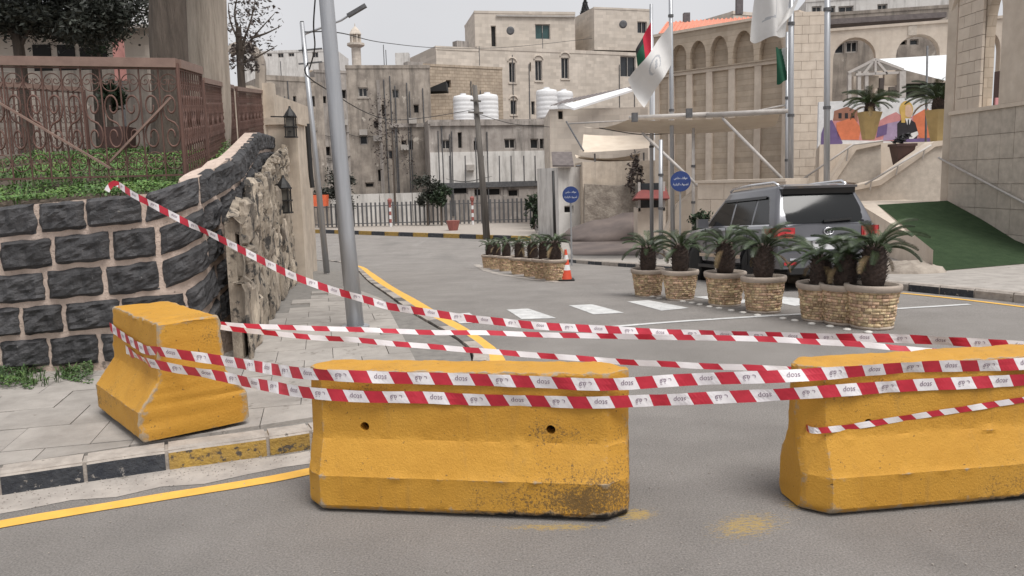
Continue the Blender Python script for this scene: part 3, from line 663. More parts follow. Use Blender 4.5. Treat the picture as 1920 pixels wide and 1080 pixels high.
mb = MB()
for _ in range(900):
    if rg.random() < .55: s_ = rg.uniform(0, near_s(585, 842)); p_, t_ = KERB.at(s_); q = p_ + Vector((t_.y, -t_.x, 0)) * abs(rg.gauss(0.02, .16))
    else: q = gp(rg.uniform(-50, 1950), rg.uniform(930, 1075)) * Vector((1, 1, 0)) if False else Vector((rg.uniform(-3, 3), rg.uniform(3.4, 7.5), 0))
    r_ = rg.uniform(.0015, .0042); mb.box((q.x, q.y, G(q.y) + r_ * .6 + .004), (r_ * 2, r_ * 1.6, r_ * 1.2), rz=rg.uniform(0, 3))
tag(mb.build('road_grit', K['gutter']), 'loose grit and crumbs of stone scattered on the asphalt', 'grit', kind='stuff')

# trees
def leaf_cloud(mb, c, rad, n, size, rg, clumps=14, fl=.6):
    c = Vector(c); cl = []
    for _ in range(clumps):
        v = Vector((rg.gauss(0, 1), rg.gauss(0, 1), rg.gauss(0, 1))).normalized() * rg.uniform(.25, 1) ** .6
        cl.append((Vector((c.x + v.x * rad[0], c.y + v.y * rad[1], c.z + v.z * rad[2])), rg.uniform(.22, .42)))
    for i in range(n):
        cc, r = cl[i % clumps]; q = cc + Vector((rg.gauss(0, 1) * rad[0], rg.gauss(0, 1) * rad[1], rg.gauss(0, 1) * rad[2])) * r * fl
        a = Vector((rg.gauss(0, 1), rg.gauss(0, 1), rg.gauss(0, .7))).normalized(); b = a.cross(Vector((rg.gauss(0, 1), rg.gauss(0, 1), rg.gauss(0, 1)))).normalized()
        s_ = size * rg.uniform(.6, 1.4); mb.add([q - a * s_, q + b * s_ * .38, q + a * s_, q - b * s_ * .38], [(0, 1, 2, 3)])
def tree(name, base, label, trunk_pts, rads, limbs, clouds, bark, leaf, seed=1, cat='tree'):
    rg = random.Random(seed); t = thing(name, base, label, cat)
    pts = catmull([Vector(p) for p in trunk_pts], 6); k = len(pts); rr = []
    for i in range(k):
        f = i / (k - 1) * (len(rads) - 1); a = int(min(f, len(rads) - 2)); rr.append(rads[a] + (rads[a + 1] - rads[a]) * (f - a))
    MBt = MB().tube(pts, rr, 14)
    for i, v in enumerate(MBt.v):
        d = 1 + .10 * nz((v[0] * 2.2, v[1] * 2.2, v[2] * .7), 1, seed); p = pts[min(i // 14, k - 1)]; MBt.v[i] = (p.x + (v[0] - p.x) * d, p.y + (v[1] - p.y) * d, v[2])
    tr = MBt.build('trunk', bark, t, smooth=True)
    for lb in limbs:
        lpn = [Vector(p) for p in lb]; pp = catmull(lpn, 4) if len(lpn) > 2 else lpn; r0 = rads[-1] * .6
        MB().tube(pp, [r0 * (1 - .8 * i / (len(pp) - 1)) for i in range(len(pp))], 6).build('limb', bark, t, smooth=True)
    if clouds:
        mb = MB()
        for c, rad, n_, size, cl in clouds: leaf_cloud(mb, c, rad, n_, size, rg, cl)
        mb.build('crown', leaf, t)
    return t
def garden_trunk(px0, px1, Y, topw, botw, label, bark, seed):
    b = P((px0 + px1) / 2, 330, Y); b.z = gz_(b.x, b.y) - .1; c = [b, P((px0 + px1) / 2 + 1, 180, Y), P((px0 + px1) / 2 - 3, 60, Y), P((px0 + px1) / 2 - 6, -60, Y), P((px0 + px1) / 2 - 10, -220, Y)]
    tp = c[-1]; lim = []; rg = random.Random(seed)
    for i in range(6):
        a = rg.uniform(0, 6.28); L_ = rg.uniform(1.0, 1.9); lim.append([tp - Vector((0, 0, .1)), tp + Vector((math.cos(a) * L_ * .5, math.sin(a) * L_ * .5, .6)), tp + Vector((math.cos(a) * L_, math.sin(a) * L_, 1.3 + rg.uniform(0, .5)))])
    w0 = (px1 - px0) / FPX * Y / 2
    tree('garden_tree', b, label, c, [w0 * botw, w0 * 1.0, w0 * .98, w0 * .92, w0 * topw], lim, [(tp + Vector((0, 0, 2.2)), (1.8, 1.6, 1.0), 2600, .10, 16)], bark, K['dark_leaf'], seed)
garden_trunk(286, 352, 11.6, .8, 1.12, 'thick dark grey tree trunk behind the iron railing, left of the pair', K['bark'], 2)
garden_trunk(349, 428, 12.8, .85, 1.1, 'thick pale smooth tree trunk behind the railing corner, right of the pair', K['bark2'], 3)
b = P(38, 150, 17); bz = gz_(b.x, b.y) - .2
tree('olive_tree', (b.x, b.y, bz), 'dark leafy olive tree with thin forked trunk at upper left', [(b.x, b.y, bz), P(36, 95, 17), P(20, 55, 17)], [.14, .11, .08],
     [[P(36, 95, 17), P(52, 60, 17), P(75, 25, 17)], [P(30, 75, 17), P(10, 40, 17), P(-20, 10, 17)], [P(28, 70, 17), P(40, 30, 17), P(40, -10, 17)]],
     [(P(90, 5, 17), (1.9, 1.1, .75), 9000, .055, 30), (P(-10, 15, 17), (1.0, 1.0, .7), 4200, .055, 16), (P(165, 40, 17), (.6, .8, .5), 3600, .055, 12), (P(60, -60, 17), (2.2, 1.4, .9), 4000, .07, 16)], K['bark'], K['olive'], 4)
b = P(178, 150, 19); bz = gz_(b.x, b.y) - .2
tree('evergreen_bush', (b.x, b.y, bz), 'dense dark evergreen tree right of the olive tree', [(b.x, b.y, bz), P(178, 80, 19), P(176, 20, 19)], [.12, .1, .07], [], [(P(172, 45, 19), (.6, .7, .75), 5200, .055, 16), (P(160, -20, 19), (.9, .9, .7), 2000, .085, 10)], K['bark'], K['dark_leaf'], 5)
b = P(455, 200, 17); bz = 2.2
tree('bare_tree', (b.x, b.y, bz), 'sparse nearly leafless tree against the sky beside the trunks', [(b.x, b.y, bz), P(450, 110, 17), P(447, 50, 17)], [.10, .07, .05],
     [[P(450, 110, 17), P(475, 70, 17), P(515, 25, 17)], [P(449, 95, 17), P(470, 40, 17), P(480, -10, 17)], [P(450, 120, 17), P(485, 105, 17), P(520, 85, 17)], [P(447, 60, 17), P(440, 20, 17), P(455, -40, 17)], [P(470, 72, 17), P(500, 62, 17), P(528, 48, 17)], [P(449, 80, 17), P(432, 40, 17), P(428, 5, 17)]],
     [(P(470, 40, 17), (.55, .5, .65), 520, .045, 30), (P(455, 100, 17), (.35, .4, .45), 420, .05, 14)], K['bark'], K['drygreen'], 6)
b = P(205, 230, 12.5); bz = gz_(b.x, b.y) - .1
tree('garden_shrub', (b.x, b.y, bz), 'dark green shrub beside the thick trunk behind the railing', [(b.x, b.y, bz), P(205, 200, 12.5), P(207, 170, 12.5)], [.05, .04, .03], [], [(P(208, 185, 12.5), (.16, .2, .36), 900, .05, 10)], K['bark'], K['dark_leaf'], 8, 'shrub')
b = P(222, 262, 12); tag(MB().box((b.x, b.y, gz_(b.x, b.y) + .18), (.34, .3, .42), taper=1.15).build('brown_planter', K['brownpot']), 'small brown planter box at the foot of the trunk', 'planter')

# garden house parts behind the railing
gh = thing('garden_house', P(150, 160, 26) * Vector((1, 1, 0)) + Vector((0, 0, 2)) if False else Vector((P(150, 160, 26).x, 26, 2)), 'cream garden house with dark openings behind the olive tree', 'building')
x0, x1 = P(-60, 100, 26).x, P(290, 100, 26).x; zt = P(120, 58, 26).z
MB().box(((x0 + x1) / 2, 27, (zt + 1.0) / 2), (x1 - x0, 2, zt - 1.0)).build('wall', K['creamstone'], gh)
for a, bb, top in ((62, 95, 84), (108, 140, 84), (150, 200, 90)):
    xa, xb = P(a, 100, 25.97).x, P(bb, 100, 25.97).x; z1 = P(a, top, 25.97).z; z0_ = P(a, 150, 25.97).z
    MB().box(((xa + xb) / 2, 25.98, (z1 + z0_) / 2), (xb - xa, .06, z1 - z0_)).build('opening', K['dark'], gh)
MB().box(((x0 + x1) / 2, 25.6, P(100, 172, 25.6).z - 1.0), (x1 - x0, .5, 3.2)).build('plinth', K['brownplaster'], gh)
MB().box(((x0 + x1) / 2, 25.9, zt + .06), (x1 - x0 + .2, 2.4, .14)).build('roof_edge', K['greyplaster'], gh)
pq = P(222, 90, 22); tag(MB().box((pq.x, pq.y, pq.z - .3), (.30, .05, 1.1)).build('hanging_cloth', K['pink']), 'faded red cloth hanging behind the railing', 'cloth')
wt = P(248, 25, 24); tk = thing('rooftop_tank', (wt.x, wt.y, wt.z - .6), 'white rectangular tank on legs above the garden house', 'tank')
MB().box((wt.x, wt.y, wt.z + .1), (1.05, .9, 1.0)).build('body', K['white'], tk); MB().box((wt.x, wt.y, wt.z - .46), (1.3, 1.0, .08)).build('stand', K['greyplaster'], tk)
for dx in (-.5, .5): MB().bar((wt.x + dx, wt.y, wt.z - .5), (wt.x + dx, wt.y, 2.0), .08).build('leg', K['steel_dark'], tk)
ax0 = P(440, 160, 24); gt = thing('garden_arch', (ax0.x, ax0.y, 2.2), 'brown plaster arch behind the railing beside the pale trunk', 'arch')
mb = MB(); arc = [P(455 + 34 * math.cos(a), 128 - 42 * math.sin(a), 24) for a in [math.pi * .75 * i / 8 for i in range(9)]]
mb.tube([P(489, 230, 24)] + arc, .16, 6); mb.build('arch_ring', K['brownplaster'], gt)

# ================================================================== iron railings on the wall
def spiral_S():
    pts = []
    for i in range(21):
        t = i / 20; th = -math.pi / 2 + 2.6 * math.pi * (1 - t); r = .07 + .20 * t; pts.append((r * math.cos(th), 0, .27 + r * math.sin(th)))
    for i in range(1, 21):
        t = i / 20; th = math.pi / 2 + 2.6 * math.pi * t; r = .27 - .20 * t; pts.append((r * math.cos(th), 0, -.27 + r * math.sin(th)))
    return MB().tube(pts, .022, 5)
def ring_scroll():
    mb = MB(); pts = [(.45 * math.cos(a), 0, .45 * math.sin(a)) for a in [2 * math.pi * i / 20 for i in range(21)]]; mb.tube(pts, .03, 5)
    pts = []
    for sgn in (1, -1):
        pts = [(sgn * (.2 + (.04 + .16 * i / 14) * math.cos(i * .42)), 0, .08 + (.04 + .16 * i / 14) * math.sin(i * .42)) for i in range(15)]; mb.tube(pts, .025, 5)
    mb.tube([(0, 0, -.45), (0, 0, .2)], .025, 5); return mb
def proto(mb, name, mt):
    me = bpy.data.meshes.new(name); me.from_pydata(mb.v, [], mb.f); me.materials.append(mt); me.polygons.foreach_set('use_smooth', [True] * len(mb.f)); me.update(); return me
ME_S = proto(spiral_S(), 'scroll', K['rust']); ME_R = proto(ring_scroll(), 'ring_scroll', K['rust'])
ME_BAR = proto(MB().box((0, 0, .5), (1, 1, 1)), 'bar', K['rust'])
def railing(A, B, label, spacing, every=1, rail_w=.06, bar_w=.014, rows=((.83, 'R', .28), (.5, 'S', .5), (.16, 'R', .24)), extra=None, group='rusty iron railings on the garden wall', thick=1.0):
    """A, B: bottom points; their .top gives the top height"""
    (a, at), (b, bt) = A, B; d = Vector((b.x - a.x, b.y - a.y, 0)); L_ = d.length; e = d / L_; rz = math.atan2(e.y, e.x)
    t = thing('iron_railing', a, label, 'railing', group)
    def pt(f, v): return Vector((a.x + d.x * f, a.y + d.y * f, (a.z + (b.z - a.z) * f) * (1 - v) + (at + (bt - at) * f) * v))
    MB().bar(pt(0, 1), pt(1, 1), rail_w, rail_w * 1.3).build('top_rail', K['railtop'], t)
    MB().bar(pt(0, .03), pt(1, .03), .02).build('bottom_rail', K['rust'], t)
    MB().bar(pt(0, .95), pt(1, .95), .016).build('upper_rail', K['rust'], t)
    n = max(2, round(L_ / spacing))
    for i in range(n + 1):
        p = pt(i / n, 0); q = pt(i / n, 1); inst('bar', ME_BAR, t, p - a, (0, 0, rz), (bar_w * (2 if i in (0, n) else 1), bar_w * (2 if i in (0, n) else 1), q.z - p.z))
    for i in range(n):
        if i % every: continue
        f = (i + .5) / n
        for v, kind, hh in rows:
            h = (pt(f, 1) - pt(f, 0)).z; p = pt(f, v)
            if kind == 'R': sc = min(L_ / n * .98, hh * h); inst('scroll_ring', ME_R, t, p - a, (0, 0, rz), (sc, sc, sc))
            else: inst('scroll', ME_S, t, p - a, (0, 0, rz + (math.pi if i % 4 >= 2 else 0)), (L_ / n * 1.7, .5, hh * h * .95))
    if extra: extra(t, pt, a)
    return t
def fp(px, pyb, pyt, Y):
    b = P(px, pyb, Y); return (b, P(px, pyt, Y).z)
def braces(t, pt, a):
    for (f0, v0, f1, v1) in ((.42, .83, .80, .10), (.98, .70, .80, .16)):
        MB().bar(pt(f0, v0) - Vector((0, .03, 0)), pt(f1, v1) - Vector((0, .03, 0)), .022).build('diagonal_brace', K['railtop'], t)
railing(fp(-330, 352, 108, 8.9), fp(348, 334, 118, 8.9), 'rusty iron railing with large scrolls facing the street, brown top rail', .215, 1, .075, extra=braces)
railing(fp(350, 333, 119, 8.92), fp(389, 312, 132, 10.2), 'short rusty railing section turning the corner of the wall', .13, 1, .07)
railing(fp(392, 303, 150, 10.5), fp(444, 270, 163, 14.6), 'grey-brown railing section receding beside the pale trunk', .15, 1, .05)
railing(fp(450, 275, 166, 15.2), fp(496, 258, 172, 19.6), 'farthest reddish railing section on the receding wall', .16, 1, .06)
railing(fp(-120, 308, 148, 13.0), fp(168, 292, 168, 14.6), 'densely scrolled rusty railing inside the garden behind the grass', .085, 1, .06, .026, rows=((.85, 'R', .2), (.62, 'S', .28), (.4, 'R', .2), (.18, 'S', .28)))
yp = P(505, 180, 19.8); tag(MB().box((yp.x, yp.y, yp.z - .2), (.3, .3, 1.0), taper=.8).build('stone_finial', K['cream']), 'small cream stone post top at the end of the railing', 'post')

# ================================================================== barriers
PAINT = None
def barrier_paint():
    mt = bpy.data.materials.new('yellow_barrier_paint'); mt.use_nodes = True; nt = mt.node_tree; L = nt.links.new; b = nt.nodes['Principled BSDF']
    b.inputs['Roughness'].default_value = .62; b.inputs['Specular IOR Level'].default_value = .35
    t = N(nt, 'TexCoord')
    def nse(sc, det=8, ro=.7, st=None):
        n = N(nt, 'TexNoise'); n.inputs['Scale'].default_value = sc; n.inputs['Detail'].default_value = det; n.inputs['Roughness'].default_value = ro
        L(t.outputs['Object'], n.inputs['Vector']); return n.outputs['Fac']
    def ramp(f, a, ca, bb, cb):
        r = N(nt, 'ValToRGB'); e = r.color_ramp.elements; e[0].position = a; e[0].color = (*ca, 1); e[1].position = bb; e[1].color = (*cb, 1); L(f, r.inputs['Fac']); return r.outputs['Color']
    def mix(f, a, c):
        q = N(nt, 'Mix', data_type='RGBA')
        for s, v in ((q.inputs[0], f), (q.inputs[6], a), (q.inputs[7], c)):
            if hasattr(v, 'links'): L(v, s)
            else: s.default_value = v
        return q.outputs[2]
    col = ramp(nse(2.5), .3, (.50, .248, .030), .7, (.60, .315, .044))
    sep = N(nt, 'SeparateXYZ'); L(t.outputs['Object'], sep.inputs[0])
    def m(op, a, b2=None, c=None):
        q = N(nt, 'Math', operation=op)
        for i, v in enumerate((a, b2, c)):
            if v is None: continue
            if hasattr(v, 'links'): L(v, q.inputs[i])
            else: q.inputs[i].default_value = v
        return q.outputs[0]
    # fine dark scuffs, denser in worn patches
    patch = nse(1.9, 3, .5)
    fine = nse(75, 7, .8)
    sc = m('MULTIPLY_ADD', patch, .75, fine); sc = m('ADD', sc, m('MULTIPLY', m('MAXIMUM', m('SUBTRACT', sep.outputs[0], .30), 0.0), .13))
    for bx, bz, brx, brz, gn in ((.60, .09, .55, .15, .10), (.66, .48, .34, .14, .11), (-.74, .66, .2, .16, .10), (.10, .78, .9, .05, .07)):
        mp = N(nt, 'Mapping'); mp.vector_type = 'TEXTURE'; mp.inputs['Location'].default_value = (bx, 0, bz); mp.inputs['Scale'].default_value = (brx, 1e3, brz); L(t.outputs['Object'], mp.inputs['Vector'])
        ln = N(nt, 'VectorMath', operation='LENGTH'); L(mp.outputs[0], ln.inputs[0]); mr = N(nt, 'MapRange'); mr.inputs['From Min'].default_value = 1; mr.inputs['From Max'].default_value = .1; L(ln.outputs['Value'], mr.inputs['Value'])
        sc = m('MULTIPLY_ADD', mr.outputs[0], gn, sc)
    st_ = N(nt, 'Mapping'); st_.inputs['Scale'].default_value = (9, 9, .7); L(t.outputs['Object'], st_.inputs['Vector']); sn_ = N(nt, 'TexNoise'); sn_.inputs['Scale'].default_value = 1.0; sn_.inputs['Detail'].default_value = 7; sn_.inputs['Roughness'].default_value = .7; L(st_.outputs[0], sn_.inputs['Vector'])
    col = mix(ramp(sn_.outputs['Fac'], .56, (0, 0, 0), .74, (.42, .42, .42)), col, (.27, .16, .055, 1))      # dirt runs
    col = mix(ramp(nse(34, 3, .6), .685, (0, 0, 0), .72, (.8, .8, .8)), col, (.10, .065, .03, 1))      # pits
    col = mix(ramp(m('MULTIPLY', sc, .5), .520, (0, 0, 0), .555, (.85, .85, .85)), col, (.095, .065, .035, 1))
    col = mix(ramp(nse(22, 8, .8), .69, (0, 0, 0), .72, (.9, .9, .9)), col, (.12, .085, .05, 1))
    geo = N(nt, 'NewGeometry'); pn = m('MULTIPLY_ADD', nse(16, 8, .8), .16, geo.outputs['Pointiness'])
    col = mix(ramp(pn, .612, (0, 0, 0), .635, (.9, .9, .9)), col, (.36, .31, .24, 1))      # chipped edges down to concrete
    col = mix(ramp(nse(1.3, 5, .6), .50, (0, 0, 0), .75, (.28, .28, .28)), col, (.36, .20, .05, 1))      # grimy blotches
    # tar and bare concrete along the lower edge: an irregular band of wear
    low = m('MULTIPLY_ADD', sep.outputs[2], -5.5, nse(5, 6, .7))
    right = m('MULTIPLY_ADD', sep.outputs[0], .18, low)
    col = mix(ramp(right, .40, (0, 0, 0), .50, (.9, .9, .9)), col, (.30, .235, .16, 1))
    col = mix(ramp(m('MULTIPLY_ADD', nse(14, 6, .7), .35, right), .60, (0, 0, 0), .70, (1, 1, 1)), col, (.030, .026, .024, 1))
    L(col, b.inputs['Base Color'])
    bp = N(nt, 'Bump'); bp.inputs['Strength'].default_value = .7; bp.inputs['Distance'].default_value = .010; L(nse(62, 7, .75), bp.inputs['Height']); L(bp.outputs[0], b.inputs['Normal'])
    return mt
K['barrier'] = barrier_paint()
BH = .805
def barrier(loc, rz, L_, label, ch=.12, seed=1.0, holes=(), top=.29, base=.52, rx=0.0):
    """concrete jersey barrier, long axis X, front face towards -Y"""
    hb, ht = base / 2, top / 2
    prof = [(hb - .03, 0), (hb - .006, .022), (hb, .035), (hb - .004, .208), (hb - .010, .216), (ht + .028, .395), (ht + .022, .405), (ht + .018, .45), (ht + .012, .58), (ht, BH - .014), (ht - .004, BH - .004), (ht - .016, BH)]
    half = []
    for a, b in zip(prof, prof[1:]):
        k = max(1, int(math.dist(a, b) / .022)); half += [(a[0] + (b[0] - a[0]) * i / k, a[1] + (b[1] - a[1]) * i / k) for i in range(k)]
    half.append(prof[-1]); topn = 8; ringp = [(-y, z) for y, z in half] + [(-(ht - .016) + (2 * (ht - .016)) * i / topn, BH) for i in range(1, topn)] + [(y, z) for y, z in reversed(half)]
    xs = [-L_ / 2, -L_ / 2 + .015]; x = -L_ / 2 + .03
    while x < L_ / 2 - .03: xs.append(x); x += .022
    xs += [L_ / 2 - .015, L_ / 2]; mb = MB(); vs = []; nr = len(ringp)
    for ix, x in enumerate(xs):
        c = max(0, ch - (L_ / 2 - abs(x))) if ch else 0
        if ix in (0, len(xs) - 1): c += .012
        for y, z in ringp:
            yy = math.copysign(max(abs(y) - c, .012), y) if abs(y) > .012 else y
            zz = z - (.01 if ix in (0, len(xs) - 1) and z > .8 else 0)
            d = .004 * nz((x * 5, yy * 5, zz * 5), 1, seed) + .0022 * nz((x * 19, yy * 19, zz * 19), 1, seed + 3)
            if abs(zz - .211) < .012 or abs(zz - .40) < .012 or zz > BH - .02 or abs(abs(x) - L_ / 2) < .02: d -= .016 * max(0, nz((x * 13, yy * 13, zz * 13), 1, seed + 11) - .12) + .006 * max(0, nz((x * 31, yy * 31, zz * 31), 1, seed + 17))
            e = abs(nz((x * 6, 3, 1), 1, seed + 7)) * .010 if zz > BH - .02 else 0
            vs.append((x + (d * (1 if x > 0 else -1) if ix in (0, len(xs) - 1) else 0), yy + math.copysign(d * 1.4, yy), zz + (d if zz > BH - .02 else 0) - e))
    mb.add(vs, [(i * nr + j, (i + 1) * nr + j, (i + 1) * nr + (j + 1) % nr, i * nr + (j + 1) % nr) for i in range(len(xs) - 1) for j in range(nr)])
    for base_i, flip in ((0, 1), ((len(xs) - 1) * nr, 0)):           # gridded ends: stitch left and right of the profile
        M_ = 12; lev = nr // 2; rows = []
        for j in range(lev):
            li, ri = base_i + j, base_i + nr - 1 - j; a_, b_ = Vector(mb.v[li]), Vector(mb.v[ri]); row = [li]
            for q in range(1, M_):
                p = a_.lerp(b_, q / M_); dd = .004 * nz((p.y * 7, p.z * 7, p.x), 1, seed + 21) + .0022 * nz((p.y * 19, p.z * 19, p.x), 1, seed + 5); mb.v.append((p.x + (-dd if flip else dd), p.y, p.z)); row.append(len(mb.v) - 1)
            rows.append(row + [ri])
        for j in range(lev - 1):
            for q in range(M_):
                f = (rows[j][q], rows[j + 1][q], rows[j + 1][q + 1], rows[j][q + 1]); mb.f.append(f if flip else f[::-1]); mb.m.append(0)
    t = thing('jersey_barrier', loc, label, 'barrier'); t.rotation_euler = (rx, 0, rz)
    me = bpy.data.meshes.new('body'); me.from_pydata(mb.v, [], mb.f); me.materials.append(K['barrier']); me.polygons.foreach_set('use_smooth', [True] * len(mb.f)); me.update()
    bm = bmesh.new(); bm.from_mesh(me); bmesh.ops.recalc_face_normals(bm, faces=bm.faces); bm.to_mesh(me); bm.free()
    me.set_sharp_from_angle(angle=R(24))
    o = bpy.data.objects.new('body', me); C.objects.link(o)
    if holes:
        cut = MB()
        for hx, hz in holes: cut.tube([(hx, -.6, hz), (hx, .6, hz)], .027, 14)
        co = cut.build('hole_cutter', K['dark']); md = o.modifiers.new('b', 'BOOLEAN'); md.object = co; md.operation = 'DIFFERENCE'; md.solver = 'EXACT'
        dg = bpy.context.evaluated_depsgraph_get(); nm = bpy.data.meshes.new_from_object(o.evaluated_get(dg)); o.modifiers.clear(); o.data = nm
        bpy.data.objects.remove(co)
        for hx, hz in holes:
            h = inst('lifting_hole', proto(MB().lathe([(.0255, -.06), (.0255, .06)], n=14), 'lifting_hole', K['dark']), t, (hx, 0, hz), (R(90), 0, 0))
    o.parent = t
    f = MB().box((0, 0, .0), (L_ - 2 * ch - .1, base - 2 * ch - .12, .05)); fo = inst('underside', proto(f, 'underside', K['dark']), t, (0, 0, .016))
    return t
# centre barrier
cl, crr = gp(592, 960), gp(1150, 982); d = (crr - cl); yaw = math.atan2(d.y, d.x); mid = cl.lerp(crr, .5); CL = d.length + .17
cc = mid + Vector((-math.sin(yaw), math.cos(yaw), 0)) * .26
cent = barrier((cc.x, cc.y, .012), yaw, CL, 'whole yellow concrete barrier in the middle of the road', seed=1.0, holes=((-CL * .302, .475), (CL * .272, .48)))
# right barrier
rl, rr = gp(1552, 972), gp(1942, 938); d = rr - rl; yawr = math.atan2(d.y, d.x); e = d.normalized(); RL = 1.95
cr_ = rl + e * (RL / 2 - .09) + Vector((-math.sin(yawr), math.cos(yawr), 0)) * .26
rbar = barrier((cr_.x, cr_.y, .012), yawr, RL, 'yellow concrete barrier cut by the right frame edge', seed=5.0, holes=((-RL / 2 + .37, .475), (RL / 2 - .37, .475)))
# left barrier, end-on, standing on the pavement
le = gp(265, 838, KH); yl = R(130)          # long axis points back and to the left
ex = Vector((math.cos(yl), math.sin(yl), 0)); ey = Vector((-ex.y, ex.x, 0)); LL = 1.15
cl_ = le + ex * LL / 2 - ey * .38
lbar = barrier((cl_.x, cl_.y, KH + .024), yl, LL, 'yellow concrete barrier standing end-on on the left pavement', ch=.0, seed=9.0, top=.42, base=.76)

# ================================================================== warning tape
def text_mesh(s, size, mt, name='printed_word'):
    cu = bpy.data.curves.new('txt', 'FONT'); cu.body = s; cu.size = size; cu.align_x = 'CENTER'; cu.align_y = 'CENTER'; cu.resolution_u = 3
    o = bpy.data.objects.new('txt', cu); C.objects.link(o); dg = bpy.context.evaluated_depsgraph_get(); me = bpy.data.meshes.new_from_object(o.evaluated_get(dg)); bpy.data.objects.remove(o)
    me.name = name; me.materials.clear(); me.materials.append(mt); return me
ME_STOP = text_mesh('stop', .052, K['tape_ink']); ME_QIF = text_mesh('\uFED2\uFED7', .058, K['tape_ink'])
def tape(pts, label, wd=.069, words=True, tw=None, s0=0.0, period=.232, upv=None):
    """pts: (px, py, Y). upside-down printed red and white ribbon"""
    pp = [p if isinstance(p, Vector) else P(*p) for p in pts]; pa = Path(catmull(pp, 10)); t = thing('barrier_tape', pp[0], label, 'tape', 'red and white warning tapes')
    mb = MB(); shear = .036
    def fr(s):
        p, tn = pa.at(s); up = Vector((0, 0, 1)) - tn * tn.z; up.normalize()
        a = (tw(s / pa.L) if tw else 0) + .14 * math.sin(s * 2.1 + s0 * 3) + .42 * nz((s * 3.1, s0 * 9, 1)) + .22 * nz((s * 9.0, s0 * 5, 4)); p = p + Vector((0, 0, .010 * nz((s * 2.0, s0 * 7, 8)))); a = a * 1.0
        up = up * math.cos(a) + tn.cross(up) * math.sin(a); return p, tn, up
    s = -s0 % period - period; k = 0
    def strip(sa, sb, mi):
        m_ = 5; rows = []
        for i in range(m_ + 1):
            base = sa + (sb - sa) * i / m_; row = []
            for v in (1, .5, 0):
                ss = max(0, min(pa.L, base + shear * (1 - v))); p, tn, up = fr(ss); row.append(p + up * (wd * (v - .5)))
            rows.append(row)
        if (rows[0][0] - rows[-1][0]).length < 1e-5 and (rows[0][2] - rows[-1][2]).length < 1e-5: return
        vs = [q for r_ in rows for q in r_]
        mb.add(vs, [(3 * i + j, 3 * i + 3 + j, 3 * i + 4 + j, 3 * i + 1 + j) for i in range(m_) for j in (0, 1)], mi)
    cen = []
    while s < pa.L:
        strip(s, s + period * .46, 1); strip(s + period * .46, s + period, 0); cen.append(s + period * .73 + shear / 2); s += period
    mb.build('ribbon', [K['tape_w'], K['tape_r']], t)
    if words:
        for i, s in enumerate(cen):
            if not .06 < s < pa.L - .06: continue
            p, tn, up = fr(s); nrm = tn.cross(up)
            if nrm.dot(CAM - p) < 0: nrm = -nrm
            x = -(up.cross(nrm)); z = nrm; y = -up; x = y.cross(z)
            M = Matrix((x, y, z)).transposed().to_4x4(); q = p + nrm * .0022
            sc = wd / .075 * .88
            o = inst('printed_word', ME_STOP if i % 2 else ME_QIF, t); M.translation = q - t.location; o.matrix_local = M @ Matrix.Diagonal((sc, sc, 1, 1))
    return t
def on(bar, lx, ly, lz): return bar.matrix_world @ Vector((lx, ly, lz))
bpy.context.view_layer.update()
FT = -.168                                     # just in front of a barrier's upper face
def onc(px, z): # a point on the centre barrier's upper front face at pixel column px and height z
    best = None
    for i in range(201):
        q = on(cent, -CL / 2 + CL * i / 200, FT, z); d_ = q - CAM; px_ = 960 + FPX * d_.dot(_R) / d_.dot(_f)
        if best is None or abs(px_ - px) < best[0]: best = (abs(px_ - px), q)
    return best[1]
def pxof(q):
    d_ = q - CAM; return 960 + FPX * d_.dot(_R) / d_.dot(_f), 540 - FPX * d_.dot(_U) / d_.dot(_f)
def at_line(bar, L_, px, py, f=FT):
    """point on the plane of a barrier's upper front face seen at the pixel"""
    A_, B_ = on(bar, -L_ / 2, f, 0), on(bar, L_ / 2, f, 0); return hit(px, py, A_, B_)
def cF(px, py): return at_line(cent, CL, px, py)
def rF(px, py): return at_line(rbar, RL, px, py)
lcn = P(281, 668, le.y - .0)
LF = .232
def lS(px, py):  # left barrier's long visible side (+local Y side faces left/front)
    A_, B_ = on(lbar, -LL / 2, LF, 0), on(lbar, LL / 2, LF, 0); return hit(px, py, A_, B_)
def lE(px, py):
    A_, B_ = on(lbar, -LL / 2 - .012, .3, 0), on(lbar, -LL / 2 - .012, -.3, 0); return hit(px, py, A_, B_)
tape([lS(206, 612), lS(240, 636), lS(272, 655), lE(300, 660), P(440, 680, 5.15), cF(590, 702), cF(800, 710), cF(1000, 717), cF(1140, 720), P(1300, 713, 4.36), rF(1500, 703), rF(1700, 690), rF(1920, 681), rF(2060, 676)], 'upper striped tape crossing in front of the middle and right barriers', s0=.05)
tape([lS(236, 655), lS(270, 676), lE(296, 684), P(440, 712, 5.1), cF(600, 739), cF(800, 746), cF(1000, 752), cF(1140, 754), P(1300, 748, 4.36), rF(1500, 737), rF(1700, 724), rF(1920, 713), rF(2060, 706)], 'lower striped tape crossing in front of the middle and right barriers', s0=.16)
k1, k2 = on(rbar, -RL / 2 - .012, .10, .62), on(rbar, -RL / 2 + .02, FT - .01, .50)
tape([P(1488, 768, 4.66), P(1504, 790, 4.5), P(1522, 806, k2.y - .02), rF(1570, 803), rF(1650, 791), rF(1780, 772), rF(1920, 750), rF(2060, 730)], 'narrow twisted tape sagging round the corner of the right barrier', wd=.036, words=False, s0=.02, period=.17)
